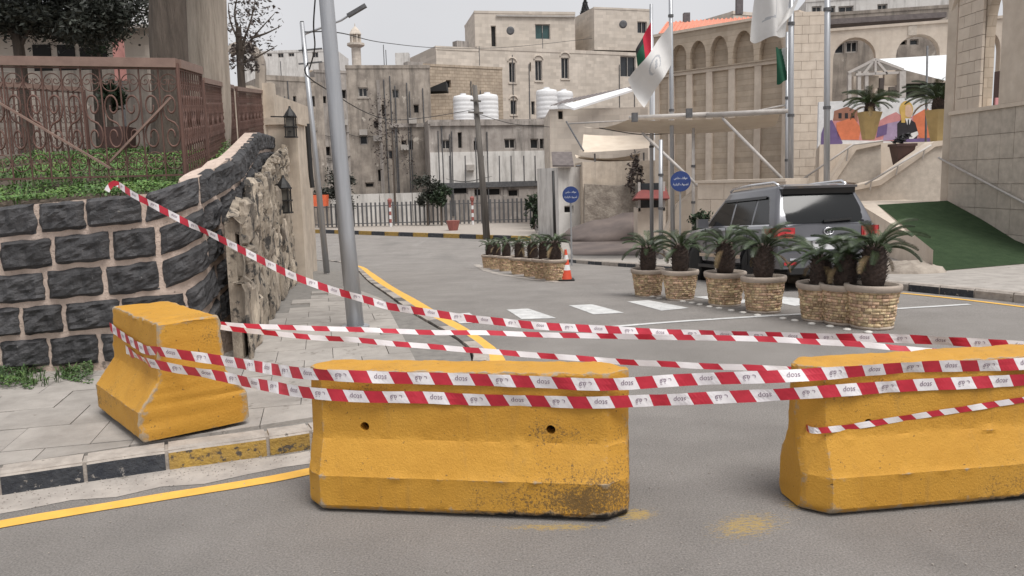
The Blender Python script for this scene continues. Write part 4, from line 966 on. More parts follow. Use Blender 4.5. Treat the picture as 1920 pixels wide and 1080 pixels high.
tape([P(222, 346, 7.74), P(240, 358, 7.60), P(262, 371, 7.52), P(340, 412, 7.42), P(430, 457, 7.22), P(560, 521, 6.9), P(700, 566, 6.6), P(760, 579, 6.5), P(900, 600, 6.3), P(1100, 617, 6.0), P(1300, 626, 5.75), P(1500, 631, 5.5), P(1650, 634, 5.35), P(1790, 640, 5.2), P(1950, 652, 5.05)], 'striped tape running from the garden railing down across the road', wd=.06, s0=.1, tw=lambda f: -.15 + .12 * math.sin(f * 9))
tape([P(226, 348, 7.76), P(214, 343, 7.74), P(206, 349, 7.73), P(200, 358, 7.72)], 'short knotted end of tape on the garden railing', wd=.05, words=False)
tape([P(396, 606, 6.3), P(520, 613, 6.25), P(760, 621, 6.1), P(1000, 627, 5.95), P(1250, 632, 5.7), P(1420, 636, 5.5), P(1600, 645, 5.3), P(1760, 660, 5.1)], 'thin nearly level tape behind the barriers, upper of the back pair', wd=.04, words=False, s0=.3, tw=lambda f: -.3, period=.28)
tape([P(396, 611, 6.3), P(480, 621, 6.2), P(560, 630, 6.1), P(760, 646, 5.85), P(960, 662, 5.6), P(1200, 680, 5.35), P(1380, 689, 5.15), P(1484, 693, 5.05)], 'thin sloping tape behind the middle barrier, lower of the back pair', wd=.04, words=False, s0=.12, tw=lambda f: -.3, period=.28)

# ================================================================== poles
def pole(pts, r, label, name='street_pole', mt='steel', cat='pole', smooth=True):
    t = thing(name, pts[0], label, cat); MB().tube(pts, r, 16).build('shaft', K[mt], t, smooth=smooth); return t
g0 = gp(667, 613, KH); Yp = g0.y; top = P(590, -260, Yp)
t = pole([g0, P(650, 440, Yp), P(612, 0, Yp), top], [.105, .098, .086, .078], 'large grey steel lamp pole on the left pavement, leaning slightly')
MB().lathe([(.17, -.005), (.17, .018), (.11, .02)], g0, 16).build('base_plate', K['steel'], t)
MB().bar(top, top + Vector((1.2, .3, .35)), .07).build('arm', K['steel'], t); MB().box(top + Vector((1.45, .36, .4)), (.6, .2, .1)).build('lamp_head', K['steel_dark'], t)
g1 = gp(613, 512, KH); Y1 = g1.y
t = pole([g1, P(590, 280, Y1), P(566, 42, Y1)], [.085, .075, .06], 'thin street lamp pole with dark fittings behind the large pole', 'lamp_post')
MB().tube([P(568, 65, Y1), P(640, 38, Y1), P(660, 25, Y1)], .03).build('arm', K['steel'], t)
a_, b_ = P(652, 30, Y1), P(686, 10, Y1); MB().bar(a_, b_, .16, .09).build('lamp_head', K['steel_dark'], t)
MB().tube([P(566, 40, Y1), P(571, 95, Y1), P(576, 150, Y1)], [.05, .065, .045], 8).build('cable_joint', K['black'], t)
for yy in (95, 120): MB().bar(P(560, yy, Y1), P(604, yy - 4, Y1), .04).build('crossarm', K['steel_dark'], t)
g2 = gp(911, 438, .2); Y2 = g2.y - 2
t = pole([P(913, 450, Y2), P(903, 320, Y2), P(890, 160, Y2)], [.20, .17, .13], 'weathered wooden utility pole in front of the low white house', 'utility_pole', 'wood')
for yy, ex_ in ((188, 10), (210, 14)):
    MB().bar(P(892 - ex_, yy, Y2 - .2), P(892 + ex_, yy + 2, Y2 - .2), .09).build('crossarm', K['wood'], t)
t = pole([gp(1041, 462, .1), P(1037, 320, gp(1041, 462, .1).y)], [.07, .06], 'slim black post beside the white shed', 'street_pole', 'black')
def wire(pts, label): tag(MB().tube(catmull([P(*p) for p in pts], 8), .018, 5, caps=False).build('overhead_wire', K['black']), label, 'wire', 'overhead wires')
wire([(572, 60, 20), (640, 62, 26), (720, 80, 40), (832, 90, 55), (960, 88, 70), (1110, 72, 80)], 'long overhead wire crossing the sky to the cream building')
wire([(576, 118, 20), (600, 160, 22), (740, 225, 38), (892, 205, 48)], 'sagging overhead wire from lamp post to utility pole')
wire([(893, 212, 48), (960, 232, 49), (1030, 238, 50)], 'short overhead wire right of the utility pole')
wire([(596, -60, 18), (588, 40, 18), (590, 90, 19), (580, 130, 20)], 'wire dropping beside the large pole')
wire([(1124, 240, 27), (1200, 252, 30), (1262, 250, 30)], 'thin wire under the shade sail')

# ================================================================== town houses behind the street
def house(name, label, L_, R_, ytop, zbase, wins, wall, depth=8, roof='greyroof', parapet=.35, ytop_r=None, bands=(), cat='building', winmat='glass', group=None, clutter=0):
    """L_, R_: (px, Y) of the facade corners; ytop: pixel row of the top at the left corner; wins: pixel rectangles (x0, y0, x1, y1[, style])"""
    A = P(L_[0], 300, L_[1]); A = Vector((A.x, A.y, 0)); B = P(R_[0], 300, R_[1]); B = Vector((B.x, B.y, 0)); ztop = P(L_[0], ytop, L_[1]).z
    e = (B - A); W = e.length; e /= W; nr = Vector((e.y, -e.x, 0)); t = thing(name, ((A.x + B.x) / 2, (A.y + B.y) / 2, zbase), label, cat, group)
    op = []
    for wdef in wins:
        p0, p1 = hit(wdef[0], wdef[1], A, B), hit(wdef[2], wdef[3], A, B)
        pm = hit((wdef[0] + wdef[2]) / 2, (wdef[1] + wdef[3]) / 2, A, B); hh = abs(p0.z - p1.z) / 2; ww = abs((p1 - p0).dot(e)) / 2; uc = (pm - A).dot(e)
        op.append((max(.05, uc - ww), min(W - .05, uc + ww), max(zbase + .1, pm.z - hh), min(ztop - .1, pm.z + hh), wdef[4] if len(wdef) > 4 else 'plain'))
    us = sorted({0, W} | {o[0] for o in op} | {o[1] for o in op}); zs = sorted({zbase, ztop} | {o[2] for o in op} | {o[3] for o in op}); mb = MB()
    def pt(u, z, d=0): q = A + e * u - nr * d; return (q.x, q.y, z)
    for i in range(len(us) - 1):
        for j in range(len(zs) - 1):
            um, zm = (us[i] + us[i + 1]) / 2, (zs[j] + zs[j + 1]) / 2
            if any(o[0] < um < o[1] and o[2] < zm < o[3] for o in op): continue
            mb.add([pt(us[i], zs[j]), pt(us[i + 1], zs[j]), pt(us[i + 1], zs[j + 1]), pt(us[i], zs[j + 1])], [(0, 1, 2, 3)])
    RD = .28
    for u0, u1, z0, z1, st in op:
        q = [(u0, z0), (u1, z0), (u1, z1), (u0, z1)]
        for k in range(4):
            a, b = q[k], q[(k + 1) % 4]; mb.add([pt(*a), pt(*b), pt(*b, RD + .05), pt(*a, RD + .05)], [(3, 2, 1, 0)])
    bk = [pt(0, zbase), pt(W, zbase), pt(W, zbase, depth), pt(0, zbase, depth), pt(0, ztop), pt(W, ztop), pt(W, ztop, depth), pt(0, ztop, depth)]
    mb.add(bk, [(1, 2, 6, 5), (2, 3, 7, 6), (3, 0, 4, 7), (4, 5, 6, 7)])
    mb.build('wall', K[wall], t)
    if parapet:
        pm_ = MB(); th = .22
        c = A + e * W / 2; rz = math.atan2(e.y, e.x); cc_ = c - nr * (depth / 2)
        for dd in (th / 2 - .04, depth - th / 2): q = c - nr * dd; pm_.box((q.x, q.y, ztop + parapet / 2 - .02), (W + .08, th, parapet), rz=rz)
        for uu in (th / 2, W - th / 2): q = A + e * uu - nr * depth / 2; pm_.box((q.x, q.y, ztop + parapet / 2 - .021), (th - .004, depth - 2 * th, parapet - .01), rz=rz)
        rf = pm_.build('parapet', K[wall if parapet < .5 else roof], t)
        MB().add([pt(.1, ztop + .02, .1), pt(W - .1, ztop + .02, .1), pt(W - .1, ztop + .02, depth - .1), pt(.1, ztop + .02, depth - .1)], [(0, 1, 2, 3)]).build('roof', K[roof], t)
    for u0, u1, z0, z1, st in op:
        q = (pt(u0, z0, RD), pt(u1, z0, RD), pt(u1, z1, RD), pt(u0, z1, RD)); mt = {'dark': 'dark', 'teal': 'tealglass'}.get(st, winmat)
        wn = MB(); fw = min(.09, (u1 - u0) * .12)
        def rect(a0, a1, b0, b1, d0=.14, d1=.2): wn.prism([pt(a0, b0, d0), pt(a1, b0, d0), pt(a1, b1, d0), pt(a0, b1, d0)], (-nr) * (d1 - d0))
        rect(u0, u0 + fw, z0, z1); rect(u1 - fw, u1, z0, z1); rect(u0 + fw, u1 - fw, z0, z0 + fw); rect(u0 + fw, u1 - fw, z1 - fw, z1)
        if st not in ('dark',) and u1 - u0 > .7: rect((u0 + u1) / 2 - .03, (u0 + u1) / 2 + .03, z0 + fw, z1 - fw)
        wo = wn.build('window', K['frame' if st != 'dark' else wall], t)
        sub(MB().add(q, [(0, 1, 2, 3)]), 'pane', K[mt], wo)
        if st == 'arch':
            um = (u0 + u1) / 2; rr_ = (u1 - u0) / 2 + .12; hood = MB()
            hood.tube([pt(um + rr_ * math.cos(a), z1 + .12 + rr_ * .75 * math.sin(a), -.03) for a in [math.pi * i / 10 for i in range(11)]], .09, 5); sub(hood, 'hood_mould', K[wall], wo)
            s2 = MB(); s2.prism([pt(u0 - .12, z0 - .14, -.08), pt(u1 + .12, z0 - .14, -.08), pt(u1 + .12, z0 - .01, -.08), pt(u0 - .12, z0 - .01, -.08)], (-nr) * .12); sub(s2, 'sill', K[wall], wo)
        elif st == 'sill':
            s2 = MB(); s2.prism([pt(u0 - .1, z0 - .12, -.06), pt(u1 + .1, z0 - .12, -.06), pt(u1 + .1, z0 - .01, -.06), pt(u0 - .1, z0 - .01, -.06)], (-nr) * .1); sub(s2, 'sill', K['kerb_stone'], wo)
    for (px0, py0, px1, py1, dpt, bm_) in bands:
        p0, p1 = hit(px0, py0, A, B), hit(px1, py1, A, B); ua, ub = max(0, (p0 - A).dot(e)), min(W, (p1 - A).dot(e)); za, zb = sorted((p0.z, p1.z))
        MB().prism([pt(ua, za, -dpt), pt(ub, za, -dpt), pt(ub, zb, -dpt), pt(ua, zb, -dpt)], (-nr) * (dpt - .003)).build('band', K[bm_], t)
    if clutter:
        rgc = random.Random(int(A.x * 7 + W * 13)); hgt = ztop - zbase
        for _ in range(clutter):
            u = rgc.uniform(.3, W - .3); z_a = zbase + hgt * rgc.uniform(.3, .6); k = rgc.random()
            if k < .45: MB().tube([pt(u, z_a - hgt * .3, -.06), pt(u + rgc.uniform(-.05, .05), ztop - rgc.uniform(0, .15) * hgt, -.06)], .045, 5).build('drainpipe', K['steel_dark'], t)
            elif k < .75: MB().tube(catmull([Vector(pt(max(0, u - 1.5), z_a + .8, -.05)), Vector(pt(u, z_a + .55, -.07)), Vector(pt(min(W, u + 2), z_a + .9, -.05))], 4), .02, 4).build('cable', K['black'], t)
            else: q = Vector(pt(u, z_a + hgt * .15, -.22)); MB().box(q, (.6, .3, .42), rz=math.atan2(e.y, e.x)).build('cooling_unit', K['frame'], t)
        for _ in range(max(1, clutter // 3)):
            q = Vector(pt(rgc.uniform(.5, W - .5), ztop + .4, rgc.uniform(.6, depth - .6)))
            if rgc.random() < .5: MB().tube([q, q + Vector((0, 0, rgc.uniform(1.2, 2.2)))], .035, 5).build('aerial_mast', K['steel_dark'], t)
            else: MB().box(q + Vector((0, 0, .2)), (rgc.uniform(.6, 1.4), .9, rgc.uniform(.5, 1.0)), rz=rgc.uniform(0, 1)).build('roof_box', K[rgc.choice(['greyplaster', 'whitew', 'tanblock'])], t)
    return t, pt, W, A, B
ZB = G(60) - .1
house('far_apartment_block', 'pale distant apartment block above the grey houses at left', (470, 128), (640, 128), 100, -5, [(520, 92, 532, 108), (540, 90, 552, 106), (585, 92, 597, 108), (610, 90, 622, 106), (500, 94, 510, 106)], 'whitew', 10)
house('grey_old_house', 'stained grey house partly behind the two left poles', (505, 58), (598, 60), 149, ZB, [(549, 180, 557, 208), (520, 190, 530, 214, 'dark'), (560, 196, 568, 218, 'dark'), (606, 190, 614, 208, 'dark'), (530, 240, 541, 260), (575, 250, 584, 268, 'dark'), (560, 300, 570, 318, 'dark'), (585, 180, 593, 200, 'dark')], 'brownplaster', 8, clutter=7)
house('grey_gable_house', 'tall grey stained house directly behind the large pole', (599, 61), (657, 62), 135, ZB, [(640, 168, 651, 185, 'dark'), (611, 275, 620, 292, 'dark'), (604, 180, 612, 194, 'dark')], 'greyplaster', 8, parapet=.2, clutter=6)
house('stained_house', 'weathered grey-brown house with small scattered dark windows', (657, 62), (812, 63), 128, ZB, [(671, 164, 690, 182, 'sill'), (674, 254, 690, 271), (715, 196, 724, 218, 'dark'), (700, 226, 710, 240, 'dark'), (735, 168, 748, 184), (775, 196, 786, 212, 'dark'), (728, 282, 740, 298), (752, 263, 763, 281, 'dark'), (765, 263, 775, 281, 'dark'), (684, 342, 702, 352, 'dark'), (708, 318, 716, 340, 'dark')], 'brownplaster', 9, parapet=.25,
      bands=[(730, 232, 812, 238, .15, 'greyplaster'), (712, 150, 716, 372, .1, 'greyplaster'), (742, 240, 746, 372, .1, 'steel_dark')], clutter=12)
house('tan_block_house', 'tan stone block house with bare side wall above the water tanks', (783, 70), (946, 74), 122, ZB, [(836, 150, 846, 165, 'dark')], 'tanblock', 10, parapet=.2, clutter=5)
house('rubble_lean_to', 'patched tan and grey shed wall left of the white tanks', (762, 66), (852, 66.5), 178, ZB, [], 'tanblock', 3, parapet=0)
mb = MB(); q = [P(788, 172, 66.2), P(836, 152, 66.2), P(838, 170, 66.2)]; mb.prism(q, (0, 2, 0)); tag(mb.build('broken_roof', K['dark']), 'dark triangular gap of a broken roof on the tan house', 'roof')
house('low_white_house', 'low house with grey stained upper storey and white lower wall', (806, 60), (1032, 62), 232, ZB, [(826, 262, 845, 280), (858, 248, 867, 278, 'dark'), (888, 264, 898, 282, 'dark'), (945, 260, 967, 279), (994, 260, 1010, 279), (1012, 260, 1020, 279), (836, 351, 878, 364, 'dark'), (889, 353, 940, 367, 'dark'), (952, 355, 973, 369, 'dark')], 'greyplaster', 9, 'greyplaster',
      parapet=.3, bands=[(806, 286, 1032, 348, .06, 'whitew'), (806, 344, 1032, 348, .14, 'steel_dark'), (806, 229, 1032, 234, .14, 'greyplaster')], clutter=8)
for i, px in enumerate((843, 872, 906, 936, 958, 982, 1003, 1022)):
    tag(MB().tube([P(px, 292, 59.3), P(px + 1, 343, 59.3)], .05, 6).build('drainpipe', K['steel_dark']), ['leftmost', 'second', 'third', 'fourth', 'fifth', 'sixth', 'seventh', 'rightmost'][i] + ' dark drainpipe from the left on the low white house', 'pipe', 'drainpipes on the low white house')
cream = house('cream_townhouse', 'large cream stone house with arched windows and rooftop terrace', (902, 84), (1225, 92), 92, ZB, [(954, 117, 967, 155, 'arch'), (1003, 113, 1017, 152, 'arch'), (1052, 108, 1067, 148, 'arch'), (957, 188, 969, 215, 'arch'), (996, 190, 1003, 215), (993, 117, 996, 134, 'dark'), (1163, 103, 1192, 145), (1020, 188, 1034, 212, 'arch')], 'creamstone', 16, clutter=8)
house('rooftop_storey', 'set-back cream upper storey with teal window on the large house', (898, 88), (1082, 90), 24, P(980, 92, 88).z - .3, [(1003, 45, 1032, 74, 'teal'), (920, 48, 931, 90, 'dark')], 'creamstone', 8, parapet=.25, bands=[(930, 28, 1080, 33, .2, 'frame')])
house('stair_tower', 'plain cream rooftop stair tower with one dark window', (1117, 90), (1222, 92), 16, P(1170, 85, 90).z - .4, [(1195, 40, 1213, 63)], 'creamstone', 6, parapet=.2)
house('left_wing', 'lower grey parapet wing left of the large cream house', (825, 82), (904, 84), 92, ZB, [], 'creamstone', 8, clutter=4)
for (px, py, Y, nm) in ((957, 58, 86.9, 'left'), (1168, 46, 88.8, 'right')):
    o = tag(MB().lathe([(.42, 0), (.42, .25), (.3, .3)], (0, 0, 0), 16).build('satellite_dish', K['steel_dark']), 'grey round dish on the ' + nm + ' rooftop wall of the cream house', 'satellite dish'); o.location = P(px, py, Y); o.rotation_euler = (R(90), 0, 0)
# water tanks
def water_tank(px, py0, py1, pxw, Y, label):
    c = P(px, py1, Y); h = (py1 - py0) / FPX * Y; r = pxw / 2 / FPX * Y; t = thing('water_tank', c, label, 'water tank', 'white rooftop water tanks'); pr = [(r * .92, .04)]
    for k in range(6): z = h * .9 * (k / 6); pr += [(r, .06 + z), (r, z + h * .09), (r * .98, z + h * .11), (r * .98, z + h * .14)]
    pr += [(r * .9, h * .95), (r * .3, h)]; MB().lathe(pr, c, 20).build('body', K['white'], t, smooth=True); MB().lathe([(r * .28, h), (r * .28, h * 1.05)], c, 12).build('lid', K['white'], t)
water_tank(870, 180, 229, 38, 62, 'white water tank left of the utility pole'); water_tank(915, 178, 229, 40, 62.5, 'white water tank right of the utility pole')
water_tank(1026, 169, 224, 40, 64, 'tall white water tank beside the corrugated roof'); water_tank(1058, 172, 222, 34, 66, 'shorter white water tank behind the corrugated roof')
water_tank(1005, 60, 80, 18, 86, 'small white tank in the teal window terrace') if False else None
c = P(755, 112, 110); tag(MB().box((c.x, c.y, c.z), (1.8, 1.4, 1.6)).build('roof_hut', K['whitew']), 'tiny white roof hut on the skyline left of the tan house', 'hut')
# minaret
mn = P(669, 122, 150); t = thing('minaret', (mn.x, mn.y, mn.z - 8), 'pale minaret on the skyline right of the large pole', 'minaret'); Zt = P(669, 44, 150).z; hh = Zt - mn.z
MB().lathe([(.85, -8), (.85, hh * .42)], mn, 12).build('shaft', K['creamstone'], t); MB().lathe([(.95, hh * .42), (1.6, hh * .47), (1.6, hh * .52)], mn, 12).build('balcony', K['creamstone'], t)
for i in range(6):
    a = i * math.pi / 3; MB().box((mn.x + .85 * math.cos(a), mn.y + .85 * math.sin(a), mn.z + hh * .62), (.28, .28, hh * .2)).build('column', K['creamstone'], t)
MB().lathe([(.6, hh * .52), (.6, hh * .72), (1.1, hh * .73), (1.05, hh * .76), (.75, hh * .84), (.1, hh * .93), (.05, hh)], mn, 12).build('cap', K['creamstone'], t)
# cypress
cb = P(1098, 75, 96); mb = MB(); rg = random.Random(9); ct = P(1098, 0, 96).z - cb.z
for i in range(2600):
    f = rg.random() ** .8; rr_ = 1.15 * (1 - f) ** .75 * (f * 6 if f < .12 else 1) + .05; a = rg.uniform(0, 6.283); d_ = rr_ * rg.uniform(.4, 1.05); q = Vector((cb.x + d_ * math.cos(a), cb.y + d_ * math.sin(a), cb.z + f * ct)); s_ = .2
    u_ = Vector((rg.gauss(0, .4), rg.gauss(0, .4), 1)).normalized(); v_ = u_.cross(Vector((math.cos(a), math.sin(a), rg.uniform(-.5, .5)))).normalized(); mb.add([q - u_ * s_, q + v_ * s_ * .5, q + u_ * s_, q - v_ * s_ * .5], [(0, 1, 2, 3)])
t = thing('cypress_tree', (cb.x, cb.y, cb.z - 6), 'dark pointed cypress behind the cream rooftop', 'tree'); mb.build('crown', K['cypress'], t); MB().tube([(cb.x, cb.y, cb.z - 6), (cb.x, cb.y, cb.z + 2)], [.3, .2]).build('trunk', K['bark'], t)

# ---- far fence and what stands by it
FN0, FN1 = gp(540, 431, .2), gp(1034, 436, .2); fy = FN0.y + 1.2
pfn = thing('picket_fence', (FN0.x, fy, G(fy) + .2), 'grey metal picket fence along the far pavement', 'fence'); ME_P = proto(MB().box((0, 0, .5), (1, 1, 1)), 'picket', K['steel_dark'])
fx0, fx1 = P(555, 400, fy).x, P(1036, 400, fy).x; n = 58; hF = P(760, 378, fy).z - (G(fy) + .2)
for i in range(n + 1):
    x = fx0 + (fx1 - fx0) * i / n; inst('picket', ME_P, pfn, (x - FN0.x, 0, .05), None, (.13, .03, hF - .05 + .06 * nz((x, 0, 0))))
for z in (.25, hF - .25): MB().bar((fx0, fy + .05, G(fy) + .2 + z), (fx1, fy + .05, G(fy) + .2 + z), .06).build('rail', K['steel_dark'], pfn)
for px, nm in ((733, 'left'), (887, 'right')):
    b_ = P(px, 430, fy - .5); t = thing('painted_post', (b_.x, b_.y, G(b_.y) + .2), 'red and white banded post before the picket fence, ' + nm + ' one', 'post')
    for k in range(6): MB().lathe([(.085, .2 + k * .27), (.085, .2 + (k + 1) * .27)], (b_.x, b_.y, G(b_.y)), 10).build('band', K['bollred' if k % 2 else 'white'], t)
    MB().lathe([(.1, 1.82), (.15, 1.95), (.16, 2.1), (.06, 2.2)], (b_.x, b_.y, G(b_.y)), 10).build('finial', K['bollred'], t)
lwv = P(715, 380, fy + 4); x0, x1 = P(590, 380, fy + 4).x, P(835, 380, fy + 4).x; z1 = P(715, 363, fy + 4).z; t = thing('low_white_wall', ((x0 + x1) / 2, fy + 4, G(fy) + .2), 'long low white wall behind the picket fence', 'wall')
for i in range(4): MB().box((x0 + (x1 - x0) * (i + .5) / 4, fy + 4, (z1 + G(fy)) / 2), ((x1 - x0) / 4 - .06, .3, z1 - G(fy))).build('panel', K['whitew'], t)
c = P(601, 376, fy - 3); t = thing('orange_bin', (c.x, c.y, G(fy)), 'orange red litter bin on a post at left of the picket fence', 'bin'); MB().box(c, (.9, .6, .75), taper=1.1).build('body', K['orange'], t); MB().bar((c.x, c.y, G(fy)), c, .12).build('post', K['steel_dark'], t)
c = P(566, 372, fy - 3); tag(MB().lathe([(.25, -.9), (.35, -.3), (.4, .4), (.2, .7)], c, 10).build('dark_urn', K['brownpot']), 'dark brown urn left of the orange bin', 'urn')
c = gp(850, 432, .2); tag(MB().lathe([(.28, 0), (.42, .55), (.44, .62), (.3, .62)], c, 12).build('flower_pot', K['bollred']), 'red flower pot on the far pavement', 'pot')
def bush(px, py, Y, rad, n_, label, leaf='dark_leaf', size=.16, seed=1):
    c = P(px, py, Y); t = thing('wall_shrub', (c.x, c.y, G(Y)), label, 'shrub'); mb = MB(); leaf_cloud(mb, c, rad, n_, size, random.Random(seed), 10); mb.build('crown', K[leaf], t); MB().tube([(c.x, c.y, G(Y)), c], [.1, .05], 6).build('stem', K['bark'], t)
bush(800, 362, 57, (1.0, .6, 1.0), 1800, 'dark green shrub against the stained house wall', 'olive', size=.13, seed=21)
bush(634, 356, 57, (1.3, .6, 1.2), 2400, 'dark ivy-like shrub behind the large pole', 'olive', size=.13, seed=22)
bush(826, 362, 56.6, (.8, .5, .9), 1100, 'small shrub at the left corner of the low white house', size=.12, seed=23)
bush(1000, 392, 49.5, (.5, .4, 1.1), 420, 'tall weeds by the right end of the picket fence', seed=24)
bush(735, 250, 61, (1.8, .5, 3.0), 500, 'dry climbing plant on the stained house', 'drygreen', .12, seed=25)

# ================================================================== right side: arcade, ramp, terrace
def plan(px, Y): p = P(px, 300, Y); return Vector((p.x, p.y, 0))
class Fac:
    def __init__(s, A, B): s.A = A; s.B = B; s.e = (B - A).normalized(); s.W = (B - A).length; s.n = Vector((s.e.y, -s.e.x, 0))
    def pt(s, u, z, d=0): q = s.A + s.e * u - s.n * d; return Vector((q.x, q.y, z))
    def uz(s, px, py): q = hit(px, py, s.A, s.B); return (q - s.A).dot(s.e), q.z
    def slab(s, mb, u0, u1, z0, z1, d0, d1): return mb.prism([s.pt(u0, z0, d0), s.pt(u1, z0, d0), s.pt(u1, z1, d0), s.pt(u0, z1, d0)], -s.n * (d1 - d0))
def arch_wall(f, z0, z1, d0, d1, ops, u0=0, u1=None, seg=12):
    """wall slab with arched openings: ops (ua, ub, zbottom, zspring, rise)"""
    u1 = f.W if u1 is None else u1; mb = MB(); u = u0
    for ua, ub, zb, zs, rise in sorted(ops):
        if ua > u: f.slab(mb, u, ua, z0, z1, d0, d1)
        if zb > z0: f.slab(mb, ua, ub, z0, zb, d0, d1)
        c, r = (ua + ub) / 2, (ub - ua) / 2
        for k in range(seg):
            a0, a1 = math.pi * (1 - k / seg), math.pi * (1 - (k + 1) / seg); p0, p1 = (c + r * math.cos(a0), zs + rise * math.sin(a0)), (c + r * math.cos(a1), zs + rise * math.sin(a1))
            mb.prism([f.pt(p0[0], p0[1], d0), f.pt(p1[0], p1[1], d0), f.pt(p1[0], z1, d0), f.pt(p0[0], z1, d0)], -f.n * (d1 - d0))
        u = ub
    if u < u1: f.slab(mb, u, u1, z0, z1, d0, d1)
    return mb
def ashlar(f, parent, u0, u1, z0, z1, bw, bh, mt, d=-.012, seed=0, skip=None):
    rg = random.Random(seed); z = z0; r = 0
    while z < z1 - .05:
        zz = min(z + bh, z1); u = u0; first = True
        while u < u1 - .04:
            wv = bw * (.5 if first and r % 2 else rg.uniform(.85, 1.15)); uu = min(u + wv, u1); first = False
            if u1 - uu < bw * .25: uu = u1
            if not (skip and skip((u + uu) / 2, (z + zz) / 2)):
                mb = MB(); g = .006; dd = d - rg.uniform(0, .008); f.slab(mb, u + g, uu - g, z + g, zz - g, dd, .03); mb.build('stone_block', mt, parent)
            u = uu
        z = zz; r += 1
# --- tall arcaded wall with blind arches
f8 = Fac(plan(1226, 40.6), plan(1494, 35.5)); t = thing('arcaded_wall', f8.pt(f8.W / 2, G(38)), 'tall tan stone wall with blind arches and pilasters', 'wall')
ztop = f8.uz(1400, 41)[1]; zled = f8.uz(1380, 121)[1]; zb = G(40) - .1
edges = [1228, 1256, 1290, 1327, 1369, 1418, 1472, 1494]; tops = [92, 84, 76, 67, 57, 52]
ops = []
for i in range(6):
    ua, ub = f8.uz(edges[i], 110)[0], f8.uz(edges[i + 1], 110)[0]; mgn = (ub - ua) * .09; zt_ = f8.uz((edges[i] + edges[i + 1]) / 2, tops[i])[1]; zs_ = f8.uz((edges[i] + edges[i + 1]) / 2, 108)[1]
    ops.append((ua + mgn, ub - mgn, zled + .05, zs_, zt_ - zs_))
arch_wall(f8, zled, ztop, 0, .4, ops).build('arch_band', K['arcstone'], t)
mb = MB(); f8.slab(mb, 0, f8.W, zb, ztop - .02, .4, 1.2); mb.build('back_wall', K['arcstone'], t)
mb = MB(); f8.slab(mb, 0, f8.W, zb, zled - .002, .22, .41); mb.build('lower_panel', K['arcstone'], t)
mb = MB(); f8.slab(mb, 0, f8.W, zled - .16, zled - .004, .08, .23); mb.build('ledge', K['palestone'], t)
for i, pxe in enumerate(edges):
    u_ = f8.uz(pxe, 200)[0]; mb = MB(); f8.slab(mb, max(0, u_ - .16), min(f8.W, u_ + .16), zb, zled - .165, .10, .225); mb.build('pilaster', K['palestone'], t)
mb = MB(); f8.slab(mb, 0, f8.W, ztop, ztop + .12, -.08, 1.25); mb.build('coping', K['palestone'], t)
rt = thing('red_roof', f8.pt(2, ztop), 'salmon red tiled roof above the arcaded wall', 'roof'); mb = MB()
q0, q1 = P(1242, 62, 43), P(1440, 40, 41); a, b = P(1236, 64, 42.5), P(1452, 44, 40.5); c_, d_ = P(1452, 30, 46), P(1252, 42, 48)
mb.prism([a, b, c_, d_], (0, 0, -.15)); mb.build('tiles', K['redtile'], rt)
for i in range(26):
    s_ = a.lerp(b, i / 25); e_ = d_.lerp(c_, i / 25); MB().tube([s_, e_], .07, 5).build('tile_ridge', K['redtile'], rt)
for i, (px, py) in enumerate(((1287, 40), (1386, 12))):
    c = P(px, py, 47); tag(MB().box(c, (.35, .35, .9)).build('roof_vent', K['steel_dark']), ['small dark chimney left on the red roof', 'small dark chimney above the right end of the red roof'][i], 'chimney')
house('tan_annex', 'beige block building behind the red roof beside the white flag', (1372, 52), (1470, 54), 26, 0, [], 'creamstone', 6, parapet=.2)
# --- pale pier
f9 = Fac(plan(1484, 34), plan(1541, 34)); t = thing('stone_pier', f9.pt(.6, G(34)), 'tall pale stone pier between the flagpoles', 'pier'); z9 = f9.uz(1510, 22)[1]
mb = MB(); f9.slab(mb, 0, f9.W, G(34), z9, .03, 1.3); mb.build('core', K['palestone'], t); ashlar(f9, t, 0, f9.W, f9.uz(1510, 345)[1], z9, .66, .36, K['palestone'], seed=4)
# --- backdrop arches
f10 = Fac(plan(1536, 47), plan(1900, 44)); t = thing('arched_screen_wall', f10.pt(3, 0), 'pale stone screen wall with two wide arches behind the mural', 'wall'); ops = []
for a, b, tp, sp in ((1562, 1642, 70, 112), (1680, 1762, 64, 104), (1832, 1876, 60, 98)):
    (ua, zs_), (ub, _) = f10.uz(a, sp), f10.uz(b, sp); ops.append((ua, ub, 0.5, zs_, f10.uz((a + b) / 2, tp)[1] - zs_))
arch_wall(f10, 0, f10.uz(1650, 52)[1], 0, .9, ops).build('screen', K['palestone'], t)
mb = MB(); zc = f10.uz(1650, 52)[1]; f10.slab(mb, 0, f10.W, zc, zc + .15, -.08, 1.0); mb.build('coping', K['palestone'], t)
for px in (1711,):
    u_, zk = f10.uz(px, 55); mb = MB(); f10.slab(mb, u_ - .22, u_ + .22, f10.uz(px, 66)[1], zc - .02, -.06, .05); mb.build('keystone', K['dado'], t)
house('yard_building', 'plaster building with small windows seen through the wide arches', (1536, 56), (1800, 54), 30, -1, [(1565, 78, 1582, 100), (1586, 78, 1608, 98), (1686, 76, 1700, 84, 'dark'), (1706, 74, 1722, 84)], 'brownplaster', 6, parapet=.2)
house('upper_terrace_house', 'white and grey terrace house at the top right skyline', (1505, 66), (1775, 64), 4, 4, [(1522, 12, 1540, 28), (1548, 12, 1566, 28), (1572, 12, 1600, 27), (1645, 8, 1664, 18)], 'whitew', 8, parapet=.2)
house('white_high_rise', 'plain white tower block corner at the top right', (1602, 80), (1640, 80), -30, 4, [(1645, 2, 1650, 12)], 'whitew', 8, parapet=0)
